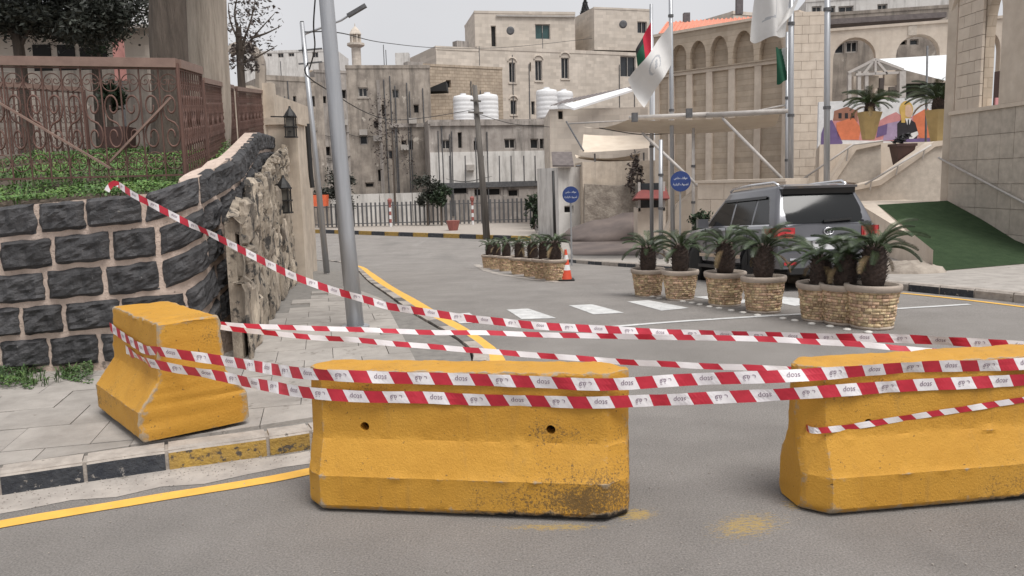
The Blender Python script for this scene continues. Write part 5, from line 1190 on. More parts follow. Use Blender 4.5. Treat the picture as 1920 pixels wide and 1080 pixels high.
mb = MB(); mb.prism([P(1524, 44, 50), P(1550, 36, 50), P(1775, 22, 50), P(1775, 32, 50), P(1552, 46, 50)], (0, 2.5, 0)); tag(mb.build('dark_roof', K['brownroof']), 'dark sheet roof strip above the arched screen wall', 'roof')
# --- pavilion with white roof and timber truss
t = thing('pavilion', (P(1690, 200, 40).x, 40, 0), 'open pavilion with white sheet roof and pale gable truss', 'pavilion')
rdg0, rdg1 = P(1640, 111, 39), P(1800, 104, 46); el0, el1 = P(1592, 136, 39), P(1700, 130, 46); er0, er1 = P(1692, 130, 39), P(1800, 150, 41)
mb = MB(); mb.add([rdg0, P(1775, 103, 42), P(1800, 103, 42), P(1800, 152, 38), P(1775, 152, 38), er0], [(0, 5, 4, 3, 2, 1)]); mb.add([rdg0, rdg1, el1, el0], [(0, 1, 2, 3)]); mb.build('roof', K['metalroof'], t)
for a, b in (((1590, 137), (1641, 111)), ((1641, 111), (1694, 131)), ((1604, 140), (1690, 136)), ((1641, 113), (1641, 140)), ((1618, 140), (1636, 116)), ((1664, 139), (1645, 116))):
    MB().bar(P(*a, 38.9), P(*b, 38.9), .11).build('truss_member', K['pipe'], t)
for px in (1592, 1610, 1624, 1690): MB().bar(P(px, 134, 38.95), P(px, 190, 38.95), .16 if px != 1690 else .3).build('post', K['pipe'], t)
for i, (a, b, y0, y1, mt) in enumerate(((1600, 1648, 142, 166, 'dado'), (1658, 1690, 136, 160, 'palestone'), (1648, 1658, 146, 186, 'brownroof'), (1668, 1690, 162, 186, 'greyplaster'))):
    p0, p1 = P(a, y1, 40.5), P(b, y0, 40.5); MB().box(((p0.x + p1.x) / 2, 40.6, (p0.z + p1.z) / 2), (p1.x - p0.x, .2, p1.z - p0.z)).build('infill_panel', K[mt], t)
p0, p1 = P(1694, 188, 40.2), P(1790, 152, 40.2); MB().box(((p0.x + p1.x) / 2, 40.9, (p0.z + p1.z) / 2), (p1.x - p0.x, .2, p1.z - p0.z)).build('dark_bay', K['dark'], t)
# --- mural wall and terrace
fm = Fac(plan(1533, 31), plan(1775, 30)); t = thing('mural_wall', fm.pt(fm.W / 2, 1.2), 'white wall painted with a fair-haired figure in black suit and bright shapes', 'mural'); zm0, zm1 = fm.uz(1650, 282)[1], fm.uz(1650, 186)[1]
mb = MB(); f_ = fm; fm.slab(mb, 0, fm.W, -1.2, zm1, 0, .3); mb.build('wall', K['mural_white'], t)
def art(name, mt, pts, d): 
    mb = MB(); mb.add([fm.pt(*fm.uz(*p), -d) for p in pts], [tuple(range(len(pts)))]); mb.build(name, K[mt], t)
def oval(cx, cy, rx, ry, n_=16): return [(cx + rx * math.cos(2 * math.pi * i / n_), cy + ry * math.sin(2 * math.pi * i / n_)) for i in range(n_)]
art('painted_hill', 'mural_pink', [(1558, 262), (1562, 222), (1590, 212), (1640, 232), (1662, 218), (1680, 210), (1700, 224), (1735, 204), (1752, 220), (1760, 266)], .004)
art('painted_house', 'mural_brown', [(1562, 226), (1564, 208), (1588, 200), (1608, 208), (1608, 228)], .008)
for px in (1572, 1584, 1596): art('painted_window', 'mural_black', [(px, 222), (px, 212), (px + 6, 212), (px + 6, 222)], .012)
art('painted_cloth', 'mural_orange', [(1570, 262), (1568, 230), (1600, 220), (1614, 240), (1610, 262)], .012)
art('painted_cloth', 'mural_purple', [(1537, 300), (1540, 250), (1548, 228), (1560, 225), (1572, 250), (1580, 268), (1560, 296)], .012)
art('painted_shape', 'mural_lilac', [(1655, 264), (1662, 232), (1690, 226), (1702, 240), (1680, 262)], .012)
art('painted_shape', 'mural_orange', [(1716, 250), (1712, 218), (1738, 202), (1750, 216), (1748, 262), (1730, 262)], .012)
art('painted_shape', 'mural_purple', [(1643, 258), (1646, 238), (1664, 232), (1662, 252)], .016)
art('painted_suit', 'mural_black', [(1682, 265), (1682, 232), (1692, 222), (1704, 222), (1716, 230), (1721, 248), (1718, 265)], .016)
art('painted_hair', 'mural_gold', oval(1699, 206, 13, 17), .016); art('painted_face', 'mural_skin', oval(1703, 208, 7.5, 12), .020)
art('painted_hair_lock', 'mural_gold', [(1688, 205), (1690, 230), (1697, 230), (1697, 200)], .022)
art('painted_shirt', 'mural_white', [(1697, 222), (1703, 240), (1709, 222)], .020); art('painted_tie', 'mural_black', [(1702, 224), (1701, 238), (1703, 241), (1705, 238), (1704, 224)], .024)
art('painted_paper', 'mural_white', [(1704, 260), (1708, 250), (1720, 246), (1722, 252), (1710, 262)], .020)
art('painted_desk', 'mural_purple', [(1680, 268), (1680, 262), (1752, 258), (1756, 266)], .024)
ter = MB(); q = [P(1536, 300, 26), P(1775, 268, 26), P(1800, 262, 33), P(1530, 262, 33)]; zt_ = P(1650, 272, 28).z
ter.prism([(p.x, p.y, zt_ - 1.8) for p in q], (0, 0, 1.8)); structure(ter, 'terrace_floor', K['palestone'])

# --- plaza, ramp and turf
plz = [gp(1660, 543), gp(1690, 545), gp(1800, 556), gp(1920, 569)]; ZP = -.105
mb = MB(); pl_ = [Vector((p.x + .15, p.y + .02, ZP)) for p in plz[1:]] + [Vector((30, plz[3].y - .5, ZP)), Vector((30, 30, ZP)), Vector((6.4, 30, ZP)), Vector((6.4, 16.0, ZP))]
mb.prism([(p.x, p.y, ZP - 1.4) for p in reversed(pl_)][::-1], (0, 0, 1.4)); plaza = structure(mb, 'plaza', K['paving'])
def pz(px, py, z): d = ray(px, py); return CAM + d * ((z - CAM.z) / d.z)
rA, rB, rC, rC2, rD, rE = P(1640, 385, 21), P(1776, 377, 21.5), P(1920, 455, 18.8), pz(1990, 491, ZP), pz(1935, 494, ZP), pz(1750, 510, ZP)
tf = thing('turf_ramp', (rE.x, rE.y, ZP), 'ramp covered in green artificial turf beside the arcade', 'ramp')
MB().add([p + Vector((0, 0, .012)) for p in (rA, rE, rD, rC2, rC, rB)], [(0, 1, 2), (0, 2, 4, 5), (2, 3, 4)]).build('turf', K['carpet'], tf)
body = MB(); top = [rA, rE, rD, rC2, rC, rB]; n_ = 6; body.add([p for p in top] + [Vector((p.x, p.y, ZP - .5)) for p in top], [(0, 1, 2), (0, 2, 4, 5), (2, 3, 4)] + [(i, n_ + i, n_ + (i + 1) % n_, (i + 1) % n_) for i in range(n_)]); body.build('ramp_body', K['dado'], tf)
# pale kerb wall on the ramp's left side
kA, kE = P(1619, 384, 21.2), pz(1738, 506, ZP); o1 = P(1736, 458, 16.3)
mb = MB(); ins = [rA + Vector((-.02, 0, .03)), rE + Vector((-.02, 0, .05))]
mb.add([P(1616, 386, 21.0), P(1738, 460, 16.15), ins[1] + Vector((0, 0, .38)), ins[0] + Vector((0, 0, .05))], [(0, 1, 2, 3)])
v = [P(1616, 386, 21.0), P(1738, 460, 16.15), ins[1] + Vector((0, 0, .38)), ins[0] + Vector((0, 0, .05))]
mb.add([*v, *[Vector((p.x, p.y, ZP - .3)) for p in v]], [(0, 4, 5, 1), (1, 5, 6, 2), (2, 6, 7, 3), (3, 7, 4, 0)]); mb.build('side_kerb', K['palestone'], tf)
MB().tube([pz(1660, 512, ZP), pz(1735, 514, ZP)], .06, 5) if False else None
rb = MB(); leaf = None
c = pz(1705, 512, ZP); rk = thing('rubble_heap', (c.x, c.y, ZP), 'low heap of pale gravelly stone against the ramp kerb', 'rubble')
rg = random.Random(4); mb = MB()
mb.lathe([(.72, -.02), (.6, .10), (.35, .18), (.05, .2)], (c.x, c.y + .1, ZP), 14)
for i, v in enumerate(mb.v): mb.v[i] = tuple(Vector(v) + Vector((1, 1, 1)) * .09 * nz(v, 5))
mb.build('heap', K['roughstone'], rk)
# --- arcade along the ramp, facing the street
f11 = Fac(plan(1783, 21.7), plan(2075, 16.4)); t = thing('ramp_arcade', f11.pt(0, ZP), 'nearer stone arcade with pointed openings above the turf ramp', 'arcade')
zc = f11.uz(1830, 210)[1]; zt = 7.6; uo0, uo1 = f11.uz(1836, 150)[0], f11.uz(1880, 150)[0]; u20 = f11.uz(1985, 150)[0]
mb = arch_wall(f11, ZP - .3, zc, -.02, .6, []); mb.build('dado_core', K['dado'], t)
arch_wall(f11, zc + .1, zt, .12, .36, [(uo0, uo1, zc + .1, f11.uz(1862, 70)[1], f11.uz(1862, -28)[1] - f11.uz(1862, 70)[1]), (u20, f11.W - .25, zc + .1, f11.uz(1862, 70)[1], .9)]).build('pier_core', K['arcstone'], t)
def sk(u, z): return (uo0 - .02 < u < uo1 + .02) or z > f11.uz(1862, 60)[1]
for (ua, ub) in ((0.0, uo0), (uo1, u20)): ashlar(f11, t, ua, ub, zc + .1, zt - .05, .5, .3, K['palestone'], d=.105, seed=int(ua * 10))
mb = MB(); f11.slab(mb, -.05, f11.W, zc - .003, zc + .095, -.1, .7); mb.build('coping', K['palestone'], t)
us_ = [0, f11.uz(1838, 250)[0], f11.uz(1880, 250)[0], f11.uz(1906, 250)[0], f11.uz(1985, 250)[0], f11.W]; z = ZP - .2
for k in range(6):
    z1_ = z + (zc - ZP + .2) / 6
    for a, b in zip(us_, us_[1:]):
        mb = MB(); f11.slab(mb, a + .006, b - .006, z + .006, z1_ - .006, -.05 - random.uniform(0, .008), -.01); mb.build('stone_slab', K['dado'], t)
    z = z1_
fe = Fac(plan(1766, 21.9), plan(1783.5, 21.75)); mb = MB(); fe.slab(mb, 0, fe.W, ZP - .2, zt, 0, .9); mb.build('end_pilaster', K['palestone'], t)
uA, uB = f11.uz(1779, 150)[0], f11.uz(1880, 150)[0]; zsp = f11.uz(1790, 62)[1]
arch_wall(f11, zc + .1, zt, -.08, .10, [(uA + .02, uB, zc + .1, zsp, 1.4), (u20 - .05, f11.W - .2, zc + .1, zsp, .9)], seg=16).build('outer_arch', K['palestone'], t)
# things beyond the arcade opening
house('dark_kiosk', 'dark kiosk with a pink sign seen through the arcade opening', (1856, 29), (1930, 27), 135, 0, [], 'brownpot', 3, parapet=0)
c0, c1 = P(1858, 205, 26.5), P(1882, 184, 26.5); tag(MB().box(((c0.x + c1.x) / 2, 26.3, (c0.z + c1.z) / 2), (c1.x - c0.x, .06, c1.z - c0.z)).build('pink_board', K['mural_pink']), 'small pink board on the dark kiosk', 'board')
# --- handrails
def rail(pts, label, r=.035, posts=()):
    t = thing('handrail', pts[0], label, 'handrail', 'pale handrails by the ramp'); MB().tube(pts, r, 8).build('rail', K['pipe'], t, smooth=True)
    for a, b in posts: MB().tube([a, b], r * .7, 6).build('bracket', K['pipe'], t)
off = f11.n * .16
h0, h1, h2 = hit(1760, 296, f11.A + off, f11.B + off), hit(1920, 380, f11.A + off, f11.B + off), hit(2000, 424, f11.A + off, f11.B + off)
rail([h0, h1, h2], 'pale pipe handrail fixed to the ramp arcade wall', .03, [(h0.lerp(h1, k), h0.lerp(h1, k) - f11.n * .2 - Vector((0, 0, .06))) for k in (.2, .75)])
# landing, low walls, stair side
mb = MB(); lp_ = [P(1596, 392, 20.6), rA, rB, Vector((rB.x + .3, 25.5, rB.z)), Vector((P(1560, 360, 25.5).x, 25.5, rA.z))]; zl = (rA.z + rB.z) / 2 - .01
mb.prism([(p.x, p.y, ZP - .2) for p in lp_], (0, 0, zl - ZP + .2)); structure(mb, 'ramp_landing', K['palestone'])
def slabpoly(name, pts, Y, th, mt, label, cat):
    o = MB().prism([P(px, py, Y) for px, py in pts], (0, th, 0)).build(name, K[mt], fix=True); return tag(o, label, cat)
slabpoly('stair_parapet', [(1590, 392), (1590, 352), (1650, 338), (1752, 266), (1772, 264), (1772, 392)], 24.2, .35, 'dado', 'sloping grey stone stair parapet below the mural', 'wall')
slabpoly('parapet_coping', [(1600, 349), (1650, 337), (1752, 265), (1772, 263), (1772, 272), (1754, 275), (1652, 347), (1602, 357)], 24.12, .5, 'palestone', 'pale coping along the sloping stair parapet', 'coping')
slabpoly('terrace_wall', [(1562, 340), (1604, 280), (1652, 268), (1652, 335), (1640, 345)], 25.6, .4, 'dado', 'grey stone terrace wall left of the brown planter', 'wall')
slabpoly('terrace_coping', [(1556, 340), (1600, 270), (1656, 262), (1656, 270), (1606, 281), (1566, 340)], 25.5, .5, 'palestone', 'pale coping of the terrace wall left of the brown planter', 'coping')
st = thing('terrace_steps', (P(1680, 330, 26.5).x, 26.5, zl), 'pale steps between the terrace walls', 'steps')
for i in range(7):
    x0, x1 = P(1650, 300, 26).x, P(1720, 300, 26).x; z1_ = zl + (zt_ - zl) * (i + 1) / 7; MB().box(((x0 + x1) / 2, 25.2 + .3 * i + 1.0, (z1_ + zl - .5) / 2), (x1 - x0, 2.0, z1_ - zl + .5 + .001 * i)).build('step', K['palestone'], st)
a_, b_ = P(1622, 346, 24.0), P(1746, 272, 24.0); rail([a_, b_], 'slanting pale handrail on the sloping stair parapet', .03, [(a_.lerp(b_, k), a_.lerp(b_, k) - Vector((0, -.1, .3))) for k in (.1, .5, .9)])
a_, b_, c_ = P(1505, 336, 25.3), P(1600, 271, 25.3), P(1655, 264, 25.3); rail([a_, b_, c_], 'pale handrail along the terrace wall by the pier', .03, [(a_.lerp(b_, k), a_.lerp(b_, k) - Vector((0, -.1, .4))) for k in (.1, .5, .9)])
c = P(1690, 325, 24.9); t = thing('square_planter', c, 'dark brown tapering planter on the terrace steps', 'planter')
mb = MB(); mb.box((c.x, c.y, c.z + .42), (.28, .28, .84), taper=2.0); mb.build('pot', K['brownpot'], t); MB().box((c.x, c.y, c.z + .86), (.62, .62, .08)).build('rim', K['brownpot'], t)
mb = MB(); leaf_cloud(mb, (c.x, c.y, c.z + 1.08), (.22, .22, .2), 260, .06, random.Random(3), 6); mb.build('plant', K['cypress'], t)
# low sandy wall behind the car
fb = Fac(plan(1308, 23.5), plan(1475, 21.5)); t = thing('low_stone_wall', fb.pt(0, G(23)), 'low sandy stone wall behind the parked car', 'wall'); zb1 = fb.uz(1330, 338)[1]
mb = MB(); fb.slab(mb, 0, fb.W, G(23) - .1, zb1 - .08, .02, 1.2); mb.build('core', K['palestone'], t); mb = MB(); fb.slab(mb, -.05, fb.W, zb1 - .08, zb1, -.05, 1.3); mb.build('coping', K['palestone'], t)
ashlar(fb, t, 0, fb.W, G(23), zb1 - .08, .9, .48, K['palestone'], d=-.005, seed=9)
slabpoly('entrance_wall', [(1246, 440), (1270, 385), (1300, 360), (1310, 345), (1310, 470), (1246, 470)], 27, .5, 'palestone', 'sloping pale concrete wing wall below the blue sign', 'wall')
bush(1318, 420, 21, (.32, .3, .35), 500, 'dark shrub beside the front of the parked car', size=.07, seed=31)

# ================================================================== gate posts, shade sails, flagpoles
def gpole(px, pyb, pyt, Y, r, label, name='flagpole', mt='steel', lean=0):
    b_ = P(px, pyb, Y); b_.z = G(Y); t_ = P(px + lean, pyt, Y); o = thing(name, b_, label, 'pole'); MB().tube([b_, t_], [r, r * .85], 12).build('shaft', K[mt], o, smooth=True)
    MB().lathe([(r * 2, 0), (r * 2, .03)], b_, 12).build('base_plate', K[mt], o)
    for k in (.45, .72): q = b_.lerp(t_, k); MB().lathe([(r * 1.2, -.04), (r * 1.2, .04)], q, 12).build('collar', K['steel_dark'], o)
    return o
gpole(1222, 440, 8, 30, .075, 'flagpole carrying the red and green flag', lean=-1)
gpole(1262, 440, -160, 27, .075, 'tall flagpole carrying the white emblem flag', lean=-6)
gpole(1484, 400, -140, 24, .085, 'tall flagpole left of the pale pier carrying a white and green flag', lean=0)
gpole(1476, 400, 60, 25, .05, 'slim steel post close beside the pier flagpole', 'gate_post')
gpole(1552, 400, -180, 22, .085, 'bare thick flagpole in front of the mural')
gpole(1239, 440, 262, 26, .075, 'gate post left of the blue sign', 'gate_post')
gpole(1300, 440, 240, 26.5, .06, 'gate post right of the blue sign', 'gate_post', 'pipe')
gpole(1739, 300, 86, 29, .04, 'thin dark lamp pole in front of the mural', 'lamp_post', 'steel_dark')
a_, b_ = P(1739, 86, 29), P(1778, 78, 29)
sf = thing('canopy_frame', P(1300, 215, 25.5), 'pale pipe frame with diagonal braces carrying the shade sail', 'frame')
for (a, b, r_) in (((1180, 222, 27), (1330, 215, 26), .09), ((1325, 216, 26), (1478, 208, 25), .085), ((1390, 214, 25.8), (1478, 196, 25), .03), ((1355, 222, 25.8), (1466, 335, 23.5), .05), ((1205, 250, 26.8), (1308, 348, 25), .05), ((1065, 232, 30), (1185, 226, 27.2), .03)):
    MB().tube([P(*a), P(*b)], r_, 10).build('pipe', K['pipe'], sf, smooth=True)
for px, py in ((1292, 212), (1190, 220)): MB().box(P(px, py, 25.9), (.18, .18, .28)).build('clamp', K['steel_dark'], sf)
def sail(name, corners, sag, mt, label, n_=12):
    a, b, c, d = [P(*q) for q in corners]; mb = MB(); vs = []
    for j in range(n_ + 1):
        for i in range(n_ + 1):
            u, v = i / n_, j / n_; q = a.lerp(b, u).lerp(d.lerp(c, u), v); q.z -= sag * 4 * u * (1 - u) * (1 - .7 * v) + sag * .5 * 4 * v * (1 - v); vs.append(q)
    mb.add(vs, [(j * (n_ + 1) + i, j * (n_ + 1) + i + 1, (j + 1) * (n_ + 1) + i + 1, (j + 1) * (n_ + 1) + i) for j in range(n_) for i in range(n_)])
    return tag(mb.build(name, K[mt], smooth=True), label, 'canopy')
sail('shade_sail', [(1092, 237, 30), (1450, 236, 31), (1462, 213, 25.4), (1176, 225, 26.6)], .28, 'canvas', 'large beige shade sail stretched under the pipe frame')
# awnings over the alley
sail('fabric_awning', [(1094, 252, 46), (1226, 250, 46), (1230, 276, 43), (1090, 286, 43)], .1, 'canvas', 'beige sloping fabric awning over the alley entrance')
sail('lower_awning', [(1078, 290, 45), (1200, 287, 45), (1195, 300, 43.5), (1085, 294, 43.5)], .25, 'canvas', 'second sagging beige awning below the first')
aw = thing('awning_frame', P(1080, 306, 43), 'dark pipe frame under the beige awnings', 'frame')
for a, b in (((1080, 311, 43), (1230, 303, 43)), ((1115, 288, 43.2), (1116, 308, 43.2)), ((1207, 286, 43.2), (1208, 400, 43.2)), ((1094, 283, 43), (1062, 228, 45)), ((1220, 300, 43), (1221, 400, 43))): MB().tube([P(*a), P(*b)], .05, 6).build('pipe', K['steel_dark'], aw)
house('corrugated_roof_house', 'tan stone house with corrugated roof behind the awnings', (1032, 50), (1215, 50), 205, ZB, [(1046, 206, 1056, 224, 'dark')], 'creamstone', 8, parapet=0)
mb = MB()
n_ = 36; A0, A1, B0, B1 = P(1030, 200, 49.6), P(1190, 166, 50.6), P(1060, 188, 56), P(1200, 160, 57)
vs = []
for i in range(n_ + 1):
    zz = .07 * math.sin(i * math.pi / 1.0) + (.07 if i % 2 else 0); vs += [A0.lerp(A1, i / n_) + Vector((0, 0, zz)), B0.lerp(B1, i / n_) + Vector((0, 0, zz))]
mb.add(vs, [(2 * i, 2 * i + 2, 2 * i + 3, 2 * i + 1) for i in range(n_)]); cr = thing('corrugated_roof', A0, 'rusty and white corrugated roof sheet on the tan house', 'roof'); mb.build('sheet', K['brownroof'], cr)
MB().prism([P(1058, 196, 49.4), P(1176, 164, 50), P(1186, 168, 49.8), P(1076, 203, 49.2)], (0, 0, -.12)).build('white_edge', K['white'], cr)
house('white_shed', 'small white shed with brown sheet roof by the slim black post', (1046, 43), (1093, 43.5), 314, ZB, [(1058, 386, 1076, 400, 'dark')], 'whitew', 3, parapet=0)
MB_ = MB(); MB_.prism([P(1036, 313, 42.7), P(1076, 313, 42.7), P(1072, 288, 44), P(1034, 288, 44)], (0, 0, .1)); tag(MB_.build('shed_roof', K['brownroof'], fix=True), 'brown corrugated sheet roof of the white shed', 'roof')
house('alley_plain_wall', 'plain beige plaster wall under the awnings', (1092, 42.4), (1232, 42.6), 304, ZB, [(1195, 312, 1206, 330, 'dark')], 'cream', 3, parapet=0)
slabpoly('rubble_wall', [(1096, 400), (1097, 345), (1150, 348), (1205, 345), (1240, 350), (1240, 420), (1096, 420)], 41.9, .4, 'roughstone', 'rough rubble stone wall at the alley mouth', 'wall')
bush(1195, 325, 41.5, (.45, .4, 1.1), 420, 'reddish dry shrub under the awning', 'drygreen', .12, seed=33)
mb = MB(); mc = P(1160, 402, 40.5); mb.lathe([(3.2, -1.2), (2.6, -.7), (1.5, -.35), (.5, -.15), (.05, -.1)], mc, 18)
for i, v in enumerate(mb.v): mb.v[i] = tuple(Vector(v) + Vector((1, .5, 1)) * .35 * nz(v, .9))
tag(mb.build('earth_heap', K['dirt'], smooth=True), 'heap of dark brown earth at the alley mouth', 'earth heap')
t = thing('guard_booth', (P(1222, 420, 36).x, 36, G(36)), 'small guard booth with maroon roof left of the gate post', 'booth'); c = P(1222, 400, 36)
MB().box((c.x, 36.6, (c.z + G(36)) / 2 + .1), (1.25, 1.2, c.z - G(36) + .3)).build('base_wall', K['palestone'], t)
for dx in (-.55, 0, .55): MB().box((c.x + dx, 36.05, c.z + .75), (.1, .1, 1.3)).build('post', K['pipe'], t)
MB().box((c.x, 36.6, c.z + .72), (1.12, 1.0, 1.25)).build('glazing', K['glass'], t)
pr = [P(1190, 372, 35.4), P(1256, 372, 35.4), P(1246, 345, 36.6), P(1206, 345, 36.6)]; mb = MB(); mb.prism(pr, (0, .9, -.12)); mb.build('roof', K['maroon'], t, fix=True)

# flags
def flag(name, label, fn, mats, sel, n_=(30, 22)):
    mb = MB(); vs = []
    for j in range(n_[1] + 1):
        for i in range(n_[0] + 1): vs.append(fn(i / n_[0], j / n_[1]))
    mb.v = [tuple(v) for v in vs]
    for j in range(n_[1]):
        for i in range(n_[0]):
            k = n_[0] + 1; mb.f.append((j * k + i, j * k + i + 1, (j + 1) * k + i + 1, (j + 1) * k + i)); mb.m.append(sel((i + .5) / n_[0], (j + .5) / n_[1]))
    return tag(mb.build(name, [K[m_] for m_ in mats], smooth=True), label, 'flag')
def quadflag(c, Y, folds, amp):
    a, b, cc_, d = [P(px, py, Y) for px, py in c]
    def fn(u, v):
        q = a.lerp(b, u).lerp(d.lerp(cc_, u), v); q.y += amp * math.sin(folds * u * 6.283 + v * 2.2) * min(1, u * 3 + .05) - .1; q.z += .25 * amp * math.sin(u * 9 + v * 4) * u; return q
    return fn
flag('emblem_flag', 'large drooping white flag with grey round emblem', quadflag([(1258, 44), (1178, 150), (1206, 204), (1258, 122)], 27, 1.2, .22), ['flag_w', 'emblem'],
     lambda u, v: 1 if .27 < math.hypot((u - .47) * 2.1, (v - .45) * 1.5) < .34 and v < .62 or (abs(u - .45 - .2 * (v - .45)) < .035 and abs(v - .45) < .10) else 0, (60, 44))
flag('tricolour_flag', 'red and green national flag hanging from its flagpole', quadflag([(1220, 42), (1190, 96), (1196, 128), (1220, 100)], 30, .8, .12), ['flag_r', 'flag_g', 'flag_k', 'flag_w'], lambda u, v: 0 if u < .5 else (1 if v > .25 else 2))
flag('white_green_flag', 'large white flag flying across the top of the pier flagpole', quadflag([(1482, -40), (1420, -30), (1406, 78), (1470, 70)], 24, 1.1, .25), ['flag_w', 'emblem'], lambda u, v: 1 if (.42 < u < .72 and abs(v - .66 - .12 * (u - .5)) < .02) or (.40 < u < .43 and .3 < v < .68) else 0, (40, 40))
flag('white_green_flag_fold', 'upper fold of the white flag blowing right of the pier flagpole', quadflag([(1500, -10), (1468, 30), (1440, 72), (1482, 30)], 23.9, .6, .15), ['flag_w'], lambda u, v: 0)
flag('green_flag', 'dark green hanging flag end against the pier flagpole', quadflag([(1474, 90), (1450, 92), (1455, 160), (1474, 150)], 24.2, .7, .12), ['flag_g', 'flag_w'], lambda u, v: 1 if u < .35 - v * .4 else 0)

# round blue signs
def sign(px, py, rpx, Y, label, pyb):
    c = P(px, py, Y); r = rpx / FPX * Y; b_ = Vector((c.x, c.y + .04, G(Y))); t = thing('parking_sign', b_, label, 'sign', 'round blue signs')
    MB().tube([b_, (c.x, c.y + .04, c.z + r * .8)], .03, 8).build('post', K['steel'], t)
    n_ = 28; mb = MB(); ring = [(c.x + r * math.cos(2 * math.pi * i / n_), c.y, c.z + r * math.sin(2 * math.pi * i / n_)) for i in range(n_)]; mb.prism(ring, (0, -.012, 0)); d = mb.build('disc', K['blue'], t, fix=True)
    for txt, dz, w_ in (('\uFEB9\uFE8E\uFEA7 \uFED2\uFED7\uFEEE\uFEE3', .30, 1.3), ('\uFE94\uFEF3\uFEAA\uFEE0\uFE92\uFEDF\uFE8D \uFED1\uFEEE\uFEF4\uFEC0\uFEDF', -.30, 1.5)):
        me = text_mesh(txt, .5, K['signwhite'], 'lettering'); xs_ = [v.co.x for v in me.vertices]; ys_ = [v.co.y for v in me.vertices]; s_ = r * w_ / max(.01, max(xs_) - min(xs_))
        cx_, cy_ = (max(xs_) + min(xs_)) / 2, (max(ys_) + min(ys_)) / 2; sy = r * .30 / max(.01, max(ys_) - min(ys_))
        o = bpy.data.objects.new('lettering', me); C.objects.link(o); o.parent = d; o.rotation_euler = (R(90), 0, 0); o.scale = (s_, sy, 1)
        o.location = (c.x - cx_ * s_ - b_.x, c.y - .0145 - b_.y, c.z + r * dz - cy_ * sy - b_.z)
sign(1276, 340, 19, 24, 'larger blue round sign with two white lines, by the gate post', 430)
sign(1070, 365, 15.5, 26, 'smaller blue round sign with two white lines, behind the cone', 470)

# ================================================================== potted palms
def frond_mesh():
    mb = MB(); rgf = random.Random(2); pts = []
    for i in range(13): t = i / 12; pts.append(Vector((t * .92, 0,   .60 * t - .72 * t * t)))
    mb.tube(pts, [.016 * (1 - .8 * i / 12) for i in range(13)], 4, caps=False); pa = Path(pts); n_ = 46
    for i in range(n_):
        f = .10 + .90 * i / (n_ - 1); p, tn = pa.at(pa.L * f); ln = .25 * (math.sin(math.pi * min(1, f * .82 + .12)) ** .7) * rgf.uniform(.88, 1.1)
        for sg in (-1, 1):
            dirv = (Vector((.55, sg * .85, .28)) + tn * .5).normalized(); tip = p + dirv * ln + Vector((0, 0, -.10 * ln)); mid = p + dirv * ln * .5 + Vector((0, 0, .02)); w_ = tn * .0065; mb.add([p - w_, mid - w_ * 1.1, tip, mid + w_ * 1.1, p + w_], [(0, 1, 2, 3, 4)])
    return proto(mb, 'frond', K['palm_leaf'])
ME_F = frond_mesh(); ME_FD = ME_F.copy(); ME_FD.name = 'dry_frond'; ME_FD.materials.clear(); ME_FD.materials.append(K['palm_dry'])
def pot_parts():
    rgp = random.Random(6); H = .50
    def rad(z): return .215 + (.285 - .215) * (z / H)
    clad = MB(); z = .035; 
    while z < H - .075:
        h = rgp.uniform(.026, .046); a = rgp.uniform(0, .3); end = a + 6.283
        while a < end - .02:
            da = rgp.uniform(.12, .36); a1 = min(a + da, end); r0 = rad(z) - .012; r1 = rad(z) + rgp.uniform(.004, .02); g = .008; vs = []
            for zz in (z, z + h - .005):
                for rr_, aa in ((r0, a + g), (r1, a + g), (r1, a1 - g), (r0, a1 - g)): vs.append((rr_ * math.cos(aa), rr_ * math.sin(aa), zz))
            clad.add(vs, [(0, 1, 2, 3), (7, 6, 5, 4), (0, 4, 5, 1), (1, 5, 6, 2), (2, 6, 7, 3)]); a = a1
        z += h
    core = MB().lathe([(rad(0) + .015, 0), (rad(0) + .02, .03), (rad(.04) - .004, .04), (rad(.42) - .004, .425)], n=28)
    rim = MB().lathe([(rad(.42), .42), (.305, .43), (.312, .48), (.306, .50), (.262, .50), (.255, .45)], n=28)
    soil = MB().lathe([(.26, .44), (.255, .465), (.05, .48)], n=20)
    return proto(clad, 'stone_cladding', K['clad']), proto(core, 'pot', K['potrim']), proto(rim, 'rim', K['potrim']), proto(soil, 'soil', K['soil'])
ME_CL, ME_PO, ME_RI, ME_SO = pot_parts()
def trunk_mesh():
    mb = MB().lathe([(.115, .44), (.135, .52), (.14, .66), (.13, .80), (.10, .88), (.05, .92)], n=12); rgt = random.Random(8)
    for i in range(120):
        z = .48 + .40 * i / 120; a = i * 2.399; r = .135 - .02 * abs(z - .64) / .2; c = Vector((r * math.cos(a), r * math.sin(a), z)); o = Vector((math.cos(a), math.sin(a), .9)).normalized(); s_ = Vector((-math.sin(a), math.cos(a), 0)) * .028
        mb.add([c - s_, c + s_, c + o * .055 + s_ * .4, c + o * .055 - s_ * .4, c - Vector((0, 0, .03))], [(0, 1, 2, 3), (0, 4, 1)])
    return proto(mb, 'trunk', K['palm_trunk'])
ME_T = trunk_mesh()
